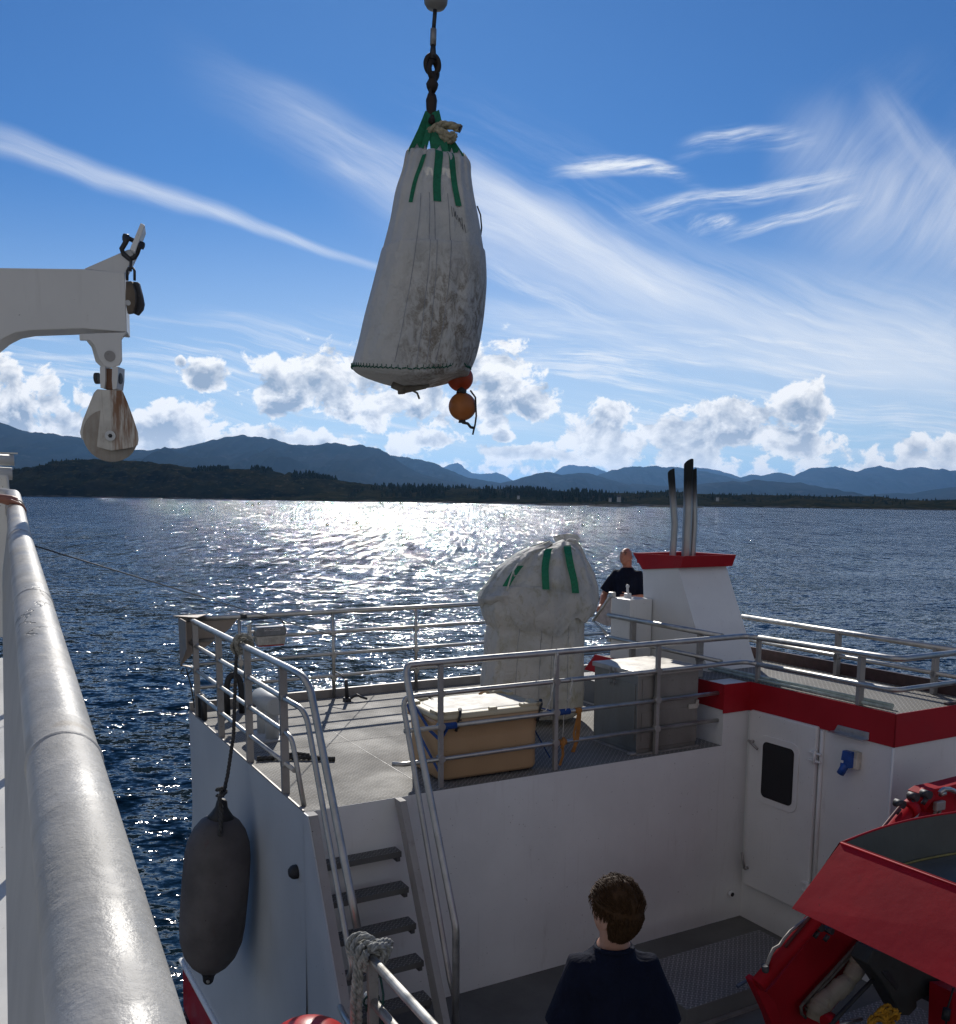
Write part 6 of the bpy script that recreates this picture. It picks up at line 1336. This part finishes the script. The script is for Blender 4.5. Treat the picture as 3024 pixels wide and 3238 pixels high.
# small block on a shackle from the lug
sb_ = thing('pulley_block', 'small dark wooden pulley block hanging by a shackle from the davit tip', 'pulley', a1(830, 600), None, 'pulley blocks on the davit')
bow = [(800, 300), (790, 330), (765, 372), (778, 405), (815, 435), (845, 425), (862, 395), (872, 365), (885, 345)]
mb = MB(); mb.tube([a1(x, y, -0.02 + 0.05 * math.sin(math.pi * k / 8)) for k, (x, y) in enumerate(bow)], rad(15), 12); part(mb, 'shackle', M_STEEL, sb_)
mb = MB(); mb.tube([a1(792, 296, 0.02), a1(905, 352, 0.02)], rad(14), 10); mb.tube([a1(778, 300, 0.02), a1(806, 306, 0.02)], rad(25), 8); mb.tube([a1(878, 345, 0.02), a1(902, 352, 0.02)], rad(24), 6); part(mb, 'shackle_pin', M_STEEL, sb_)
mb = MB(); mb.tube([a1(824, 425, 0.02), a1(822, 470, 0.02), a1(820, 512, 0.02)], rad(9), 8); mb.tube([a1(x, y, 0.02) for x, y in ((800, 570), (800, 510), (808, 494), (822, 488), (838, 494), (846, 510), (846, 570))], rad(8), 10); part(mb, 'swivel_link', M_STEEL, sb_)
M_WOOD = simple('dark_block_wood', (0.10, 0.075, 0.05), 0.6, 0, 0.4, 8.0)
mb = MB(); mb.prism([a1(x, y, 0.0) for x, y in ((790, 574), (826, 572), (850, 640), (852, 715), (836, 772), (800, 778), (788, 700))], (0.0, 0.03, 0), 0.004); part(mb, 'cheek_plate', M_WOOD, sb_)
mb = MB(); mb.prism([a1(x, y, 0.035) for x, y in ((822, 574), (868, 578), (890, 660), (900, 715), (893, 750), (862, 787), (836, 776), (812, 740))], (0.0, 0.035, 0), 0.006); part(mb, 'cheek_plate', M_STEEL, sb_)
mb = MB(); mb.tube([a1(804, 710, -0.006), a1(804, 710, 0.05)], rad(16), 14); part(mb, 'pin', M_ZINC, sb_)

# ------------------------------------------------------------------ deck crane with its hopper (boat axes)
cr = thing('deck_crane', 'red folded deck crane with hydraulic cylinders, hoses and sloping red tray', 'crane', (6.2, 4.75, ZL), BM)
VB = 4.80
def onv(px, v=VB):
    d = BR.inverted() @ wray(*px); return d * (v / d.y)
b8 = lambda x, y: (2300 + x / 2.565, 2800 + y / 2.565)
b7 = lambda x, y: (2400 + x / 2.976, 2400 + y / 2.976)
e1 = lambda x, y: (2700 + x / 5.679, 2400 + y / 5.679)
e2 = lambda x, y: (2350 + x / 4.6425, 2850 + y / 4.6425)
def pr_(kf, pts, v, d, bev=0.006): 
    mb = MB(); mb.prism([onv(kf(*p), v) for p in pts], (0, d, 0), bev); return mb
boom = pr_(b8, [(300, 880), (385, 800), (1330, -420), (1950, -560), (2350, -400), (1560, 160), (690, 1210), (420, 1240)], VB + 0.02, 0.12)
part(boom, 'boom', M_CRED, cr)
part(pr_(e2, [(140, 1180), (200, 1130), (240, 1150), (330, 1330), (480, 1480), (560, 1700), (520, 2000), (300, 1520)], VB - 0.04, 0.08), 'boom_foot', M_CRED, cr)
part(pr_(e1, [(1250, 640), (1370, 560), (1690, 495), (2600, 260), (2600, 1300), (1350, 1300), (1500, 1000)], VB - 0.05, 0.15), 'knuckle_plate', M_CRED, cr)
def cyl(name, p0, p1, r, m, v=VB - 0.06, seg=18, cap_=True):
    mb = MB(); mb.tube([onv(p0, v), onv(p1, v)], r, seg); return part(mb, name, m, cr)
cyl('cylinder', b8(250, 810), e1(1010, 880), 0.062, M_CRED); cyl('cylinder_head', e1(960, 930), e1(1060, 850), 0.074, M_CRED, VB - 0.065)
cyl('cylinder', e1(1150, 860), e1(1330, 610), 0.066, M_CRED, VB - 0.02)
cyl('hydraulic_pipe', e1(840, 850), b8(470, 500), 0.012, simple('red_brown_pipe', (0.10, 0.02, 0.02), 0.5), VB - 0.10)
cyl('hydraulic_pipe', e1(1100, 700), e1(900, 940), 0.013, MATS['red_brown_pipe'], VB - 0.04)
for p, r_ in ((e1(845, 810), 0.034), (e1(1090, 680), 0.034), (e1(1320, 640), 0.036), (e2(1120, 380), 0.03), (e2(1270, 430), 0.026)):
    mb = MB(); c = onv(p, VB - 0.08); mb.tube([c + V((0, -0.03, 0)), c + V((0, 0.05, 0))], r_, 12); mb.tube([c + V((-0.02, -0.01, -0.03)), c + V((-0.05, 0, -0.075))], 0.018, 8); part(mb, 'hose_fitting', M_STEEL, cr)
M_HOSE = simple('grey_hose', (0.13, 0.12, 0.10), 0.6)
for off in (0, 42):
    mb = MB(); mb.tube([onv(e2(*p), VB - 0.03) for p in ((890 + off, 1500 + off * .7), (1000 + off, 1370 + off * .5), (1290 + off, 1060 + off * .5), (1690 + off * .8, 620 + off * .4), (1900 + off, 400))], 0.014, 8); part(mb, 'hydraulic_hose', M_HOSE, cr)
    mb = MB(); mb.tube([onv(e1(*p), VB - 0.09) for p in ((1350 + off * 2, 1290), (1420 + off * 2, 1080), (1500 + off * 1.6, 880), (1530 + off * 1.5, 800))], 0.013, 8); part(mb, 'hydraulic_hose', M_HOSE, cr)
mb = MB(); mb.tube([onv(e2(*p), VB - 0.05) for p in ((900, 1480), (850, 1550), (860, 1650), (920, 1710), (960, 1650), (920, 1560), (960, 1600), (1020, 1720))], 0.013, 8); part(mb, 'hydraulic_hose', M_HOSE, cr)
mb = MB(); mb.tube([onv(e1(*p), VB - 0.12) for p in ((1640, 610), (1560, 640), (1555, 600), (1620, 545), (1730, 545), (1840, 590), (2100, 760))], 0.020, 10); part(mb, 'steel_pipe', M_ALU, cr)
mb = MB(); mb.box(*(lambda c: (c.x - 0.06, c.x + 0.06, c.y - 0.02, c.y + 0.02, c.z - 0.04, c.z + 0.04))(onv(e1(1540, 840), VB - 0.09)), 0.01); part(mb, 'hose_clamp', M_ALUD, cr)
mb = MB(); mb.tube([onv(e2(*p), VB - 0.07) for p in ((960, 240), (830, 340), (700, 440), (600, 560), (540, 650), (450, 700), (390, 830), (350, 950), (325, 1040))], 0.013, 8); part(mb, 'hydraulic_pipe', metal('steel_line', (0.35, 0.33, 0.30), 0.5, 0.7), cr)
mb = MB(); mb.tube([onv(e2(960, 250), VB - 0.05), onv(e2(650, 670), VB - 0.05)], 0.012, 8); part(mb, 'hydraulic_pipe', M_STEEL, cr)
mb = MB(); c = onv(e2(320, 1030), VB - 0.07); mb.tube([c + V((0, 0, 0.05)), c + V((0.02, 0, -0.06))], 0.028, 10); part(mb, 'hose_fitting', M_STEEL, cr)
mb = MB()  # hose bundle wrapped in pale tarpaulin
P_ = [onv(e2(*p), VB - 0.09) for p in ((1800, 720), (1720, 850), (1660, 1000), (1560, 1150), (1440, 1260), (1290, 1390), (1160, 1500), (1080, 1620), (1040, 1740))]
rr_ = [0.075, 0.07, 0.075, 0.062, 0.075, 0.07, 0.078, 0.085, 0.06]; L_ = len(P_)
fine = []; fr_ = []
for k in range(64):
    t = k / 63 * (L_ - 1); i = min(int(t), L_ - 2); f = t - i; fine.append(P_[i].lerp(P_[i + 1], f)); fr_.append((rr_[i] + (rr_[i + 1] - rr_[i]) * f) * (1 + 0.22 * mnoise.noise(V((k * 0.45, 3, 0)))))
mb.tube(fine, fr_, 18)
for v in mb.bm.verts: v.co += V((1, 0.5, 1)) * 0.016 * mnoise.noise(v.co * 18)
part(mb, 'wrapped_hoses', paint('dirty_tarpaulin', (0.38, 0.34, 0.26), 0.6, 0.2, (0.30, 0.17, 0.06), 0.7, 6.0), cr)
mb = MB(); mb.tube([onv(p, 4.45) for p in (b8(1230, 720), b8(1100, 850), b8(940, 1020), b8(800, 1180))], 0.017, 10); part(mb, 'hydraulic_hose', M_RUBBER, cr)
# dark grab head under the tray
gp = pr_(b8, [(1190, 520), (1140, 640), (1250, 770), (1320, 880), (1420, 1058), (1480, 1060), (1545, 990), (1540, 945), (1640, 890), (1705, 985), (1780, 925), (1840, 840), (1900, 700)], 4.35, 0.16, 0.01)
part(gp, 'grab_head', paint('dark_grab_paint', (0.030, 0.032, 0.028), 0.6, 0.2, (0.10, 0.09, 0.08), 0.4, 5.0), cr)
mb = MB(); mb.prism([onv(p, 4.345) for p in (b8(1255, 705), b8(1310, 695), b8(1395, 820), b8(1375, 850))], (0, 0.01, 0)); part(mb, 'grab_slot', M_RUBBER, cr)
mb = pr_(b8, [(1830, 870), (1990, 860), (1990, 1300), (1815, 1300)], 4.1, 0.2); part(mb, 'outrigger', M_CRED, cr)
mb = MB(); mb.tube([onv(p, 4.08) for p in (b8(1836, 830), b8(1810, 930), b8(1780, 1020), b8(1775, 1150))], 0.008, 6); mb.tube([onv(b8(1785, 1000), 4.07), onv(b8(1770, 1090), 4.07)], 0.03, 8); part(mb, 'cable', M_RUBBER, cr)
mb = MB(); mb.tube([onv(b8(800, 1120), 4.5), onv(b8(860, 1090), 4.5)], 0.06, 14); part(mb, 'pivot', M_CRED, cr)
mb = MB(); mb.tube([onv(b8(880, 1135), 4.45), onv(b8(1090, 1085), 4.45)], 0.016, 10); part(mb, 'steel_rod', M_ALU, cr)
mb = MB(); coil(mb, onv(b8(1275, 1060), 4.3), 0.05, 0.085, 5, 0.013, (0.1, 1, 0.3), 21); coil(mb, onv(b8(1230, 1115), 4.28), 0.05, 0.08, 4, 0.013, (0.5, 1, -0.3), 22); rope_mesh(mb, [onv(p, 4.3) for p in (b8(1410, 1035), b8(1340, 1060), b8(1240, 1090), b8(1150, 1130))], 0.006)
solo(mb, 'rope', rope_mat('yellow_rope', (0.50, 0.24, 0.012)), 'yellow rope knotted below the red tray of the deck crane', 'rope', onv(b8(1270, 1080), 4.3), BM)
# tray: sloping outer plate, inner back wall, floor
T0, T1 = V((5.0, 4.04, -2.205)), V((5.0, 2.2, -2.19)); S0, S1 = V((4.62, 4.085, -2.60)), V((4.62, 2.2, -2.60))
mb = MB(); mb.prism([T0, T1, S1, S0], (0.012, 0, 0.012)); tray = part(mb, 'tray', M_CRED, cr)
mb = MB(); rim = [V((5.0 + 1.4 * t, 4.04 + 0.06 * math.sin(math.pi * t), -2.205 + 0.012 * math.sin(math.pi * t * 0.9))) for t in [k / 12 for k in range(13)]]
mb.grid([rim, [p + V((-0.0, 0.012, 0)) for p in rim], [p + V((-0.35 * (1 - k / 12.0), 0.05, -0.40)) for k, p in enumerate(rim)]], smooth=False); part(mb, 'tray_back', M_CRED, cr)
M_TIN = paint('grey_tray_lining', (0.085, 0.09, 0.08), 0.6, 0.15, (0.10, 0.10, 0.04), 0.4, 4.0)
mb = MB(); mb.grid([[p + V((0.012, -0.006, -0.004)) for p in rim], [p + V((0.012, -0.03, -0.30)) for p in rim], [p + V((0.012, -0.10, -0.31)) for p in rim], [V((p.x, 2.2, -2.50)) for p in rim]], smooth=False)
mb.grid([[T0 + V((0.02, -0.01, -0.004)), T1 + V((0.02, 0, -0.004))], [T0 + V((0.02, -0.01, -0.32)), T1 + V((0.02, 0, -0.32))]], smooth=False); part(mb, 'tray_lining', M_TIN, cr)
mb = MB(); mb.tube([p + V((0.0, -0.045, -0.295)) for p in rim], 0.008, 6); part(mb, 'lining_seam', simple('yellowish_seam', (0.22, 0.19, 0.06), 0.7), cr)
mb = MB(); mb.tube([T0, T1], 0.008, 8); mb.tube(rim, 0.008, 8); part(mb, 'tray_rim', M_CRED, cr)
mb = MB(); mb.box(7.6, 8.4, 2.4, 3.0, ZL + 0.004, -2.9, 0.03); part(mb, 'crane_base', M_CRED, cr)
mb = MB(); P_ = onv(b8(75, 820), 5.75); mb.tube([onv(b8(80, 820), 5.76), onv(b8(180, 760), 5.76)], 0.016, 10); part(mb, 'tray_handle', M_BLUE, cr) if False else solo(mb, 'pipe', metal('blue_grey_pipe', (0.14, 0.18, 0.26), 0.4, 0.6), 'short blue-grey pipe lying on the hatch cover beside the crane foot', 'pipe', onv(b8(120, 790), 5.76), BM)

# ------------------------------------------------------------------ mooring line, far shore things
def wat(px, py): d = wray(px, py); return V((0, 0, HC)) + d * (-HC / d.z)
A_ = at(95, 1722, 5.2); B_ = wat(1640, 2085); mb = MB()
mb.tube([A_.lerp(B_, t) + V((0, 0, -0.45 * math.sin(math.pi * t))) for t in [k / 40 for k in range(41)]], [0.004 + 0.008 * k / 40 for k in range(41)], 6)
solo(mb, 'mooring_line', M_RUBBER, 'long thin dark mooring line running from the ship handrail over the water', 'line', A_)
M_TREE = hill_material('spruce_foliage', (0.010, 0.016, 0.007), (0.018, 0.026, 0.010), (0.03, 0.03, 0.012), 0.2)
rnd = random.Random(11)
wood = MB()
def conifer(p, h, w):
    n = 5
    for lev in range(3):
        z0 = h * (0.10 + 0.27 * lev); z1 = z0 + h * 0.42; r = w * (1 - 0.28 * lev) * rnd.uniform(.8, 1.2)
        top = wood.bm.verts.new(p + V((rnd.uniform(-.1, .1) * w, 0, min(z1, h)))); ring = [wood.bm.verts.new(p + V((r * math.cos(6.283 * k / n + lev) * rnd.uniform(.7, 1.25), r * math.sin(6.283 * k / n + lev), z0 + rnd.uniform(-.05, .05) * h))) for k in range(n)]
        for k in range(n): wood._f((ring[k], ring[(k + 1) % n], top))
def ground_at(o, x, y):
    ok, loc, nrm, idx = o.ray_cast(o.matrix_world.inverted() @ V((x, y, 600)), V((0, 0, -1))); return loc.z if ok else None
isl = bpy.data.objects['island']; sho = bpy.data.objects['shore']
bpy.context.view_layer.update()
def plant(o, xt0, xt1, D, n, y0, y1, h0, h1):
    for i in range(n):
        xt = rnd.uniform(xt0, xt1); y = D + rnd.uniform(y0, y1); x = xt * D; z = ground_at(o, x, y)
        if z is None or z < 2.5 or mnoise.noise(V((x * 0.02, y * 0.01, 4))) < -0.12: continue
        h = rnd.uniform(h0, h1); conifer(V((x, y, z - 0.4)), h, h * rnd.uniform(0.22, 0.40))
xa, xb = waz(1180, 1500)[0], waz(1900, 1520)[0]
plant(sho, xa, xb, 1450, 1500, -330, 30, 4.0, 8.5); plant(sho, xb, waz(3100, 1580)[0], 1450, 900, -250, 20, 2.0, 5.5)
plant(isl, waz(620, 1470)[0], waz(1060, 1480)[0], 1300, 520, -25, 25, 3.5, 8.0); plant(isl, waz(80, 1480)[0], waz(260, 1460)[0], 1300, 160, -70, 20, 2.0, 4.5)
tag(wood.build('distant_wood', M_TREE), kind='stuff')
rk = MB()
for i in range(420):
    px = rnd.uniform(60, 3024); D = (1160 if px < 1100 else 1080) + rnd.uniform(-50, 60); xt = waz(px, 1600)[0]
    s = rnd.uniform(1.5, 6.0); rk.ball((xt * D, D, rnd.uniform(-0.6, 0.5)), 1.0, 1, (s * rnd.uniform(1.5, 4.5), s, rnd.uniform(0.5, 1.8)))
for v in rk.bm.verts: v.co.z += 0.5 * mnoise.noise(v.co * 0.35); v.co.x += 1.2 * mnoise.noise(v.co * 0.3)
tag(rk.build('shore_rocks', MRK), kind='stuff')
for i, (x0, x1, y, D) in enumerate(((1690, 1850, 1602, 900), (1850, 2010, 1606, 860), (2040, 2230, 1603, 880))):
    mb = MB(); pts = []
    for k in range(26):
        t = k / 25; px = x0 + (x1 - x0) * t; xt = waz(px, y)[0]; pts.append((xt * D, D))
    rows = []
    for j in range(7):
        s = j / 6; rows.append([(x, yy + (s - 0.5) * 26, -0.5 + 3.4 * math.sin(math.pi * s) * (math.sin(math.pi * min(1, max(0, k / 25))) ** 0.5) * (0.75 + 0.5 * mnoise.noise(V((x * 0.06, s * 2, i))))) for k, (x, yy) in enumerate(pts)])
    mb.grid(rows); o = mb.build('skerry', MRK); tag(o, kind='structure')
M_HW = simple('house_white', (0.34, 0.34, 0.33), 0.6); M_HR = simple('house_roof', (0.05, 0.045, 0.045), 0.6)
for i, (px, py, w, lab) in enumerate(((1958, 1574, 11, 'white house brightest on the far shore, left of the exhaust pipes'), (1930, 1577, 8, 'small pale house low on the far shore just left of the brightest one'), (2270, 1575, 8, 'tiny white cabin on the far shore right of the exhaust pipes'), (1640, 1570, 8, 'small house among the dark trees below the bright glitter on the far shore'))):
    D = 1130.0; xt, zt__ = waz(px, py); x, z = xt * D, HC + zt__ * D; gz = ground_at(sho, x, D + 40) or z; s = w / F * D
    h_ = thing('house', lab, 'house', (x, D, z - s * 0.3), None, 'houses on the far shore')
    mb = MB(); mb.box(x - s / 2, x + s / 2, D - s * .35, D + s * .35, z - s * 1.2, z + s * 0.2); part(mb, 'wall', M_HW, h_)
    mb = MB(); mb.prism([(x - s * .56, D - s * .42, z + s * 0.19), (x - s * .56, D + s * .42, z + s * 0.19), (x - s * .56, D, z + s * 0.55)], (s * 1.12, 0, 0)); part(mb, 'roof', M_HR, h_)
# ------------------------------------------------------------------ haze
hz = MB(); hz.box(-39000, 39000, -1000, 43500, -3.0, 950)
m_ = bpy.data.materials.new('haze'); m_.use_nodes = True; nt = m_.node_tree; nt.nodes.clear()
ho = nt.nodes.new('ShaderNodeOutputMaterial'); hv = nt.nodes.new('ShaderNodeVolumePrincipled')
hv.inputs['Color'].default_value = (0.24, 0.52, 1.0, 1); hv.inputs['Density'].default_value = 2.4e-5; hv.inputs['Anisotropy'].default_value = 0.5
nt.links.new(hv.outputs[0], ho.inputs['Volume'])
tag(hz.build('haze', m_), kind='stuff')
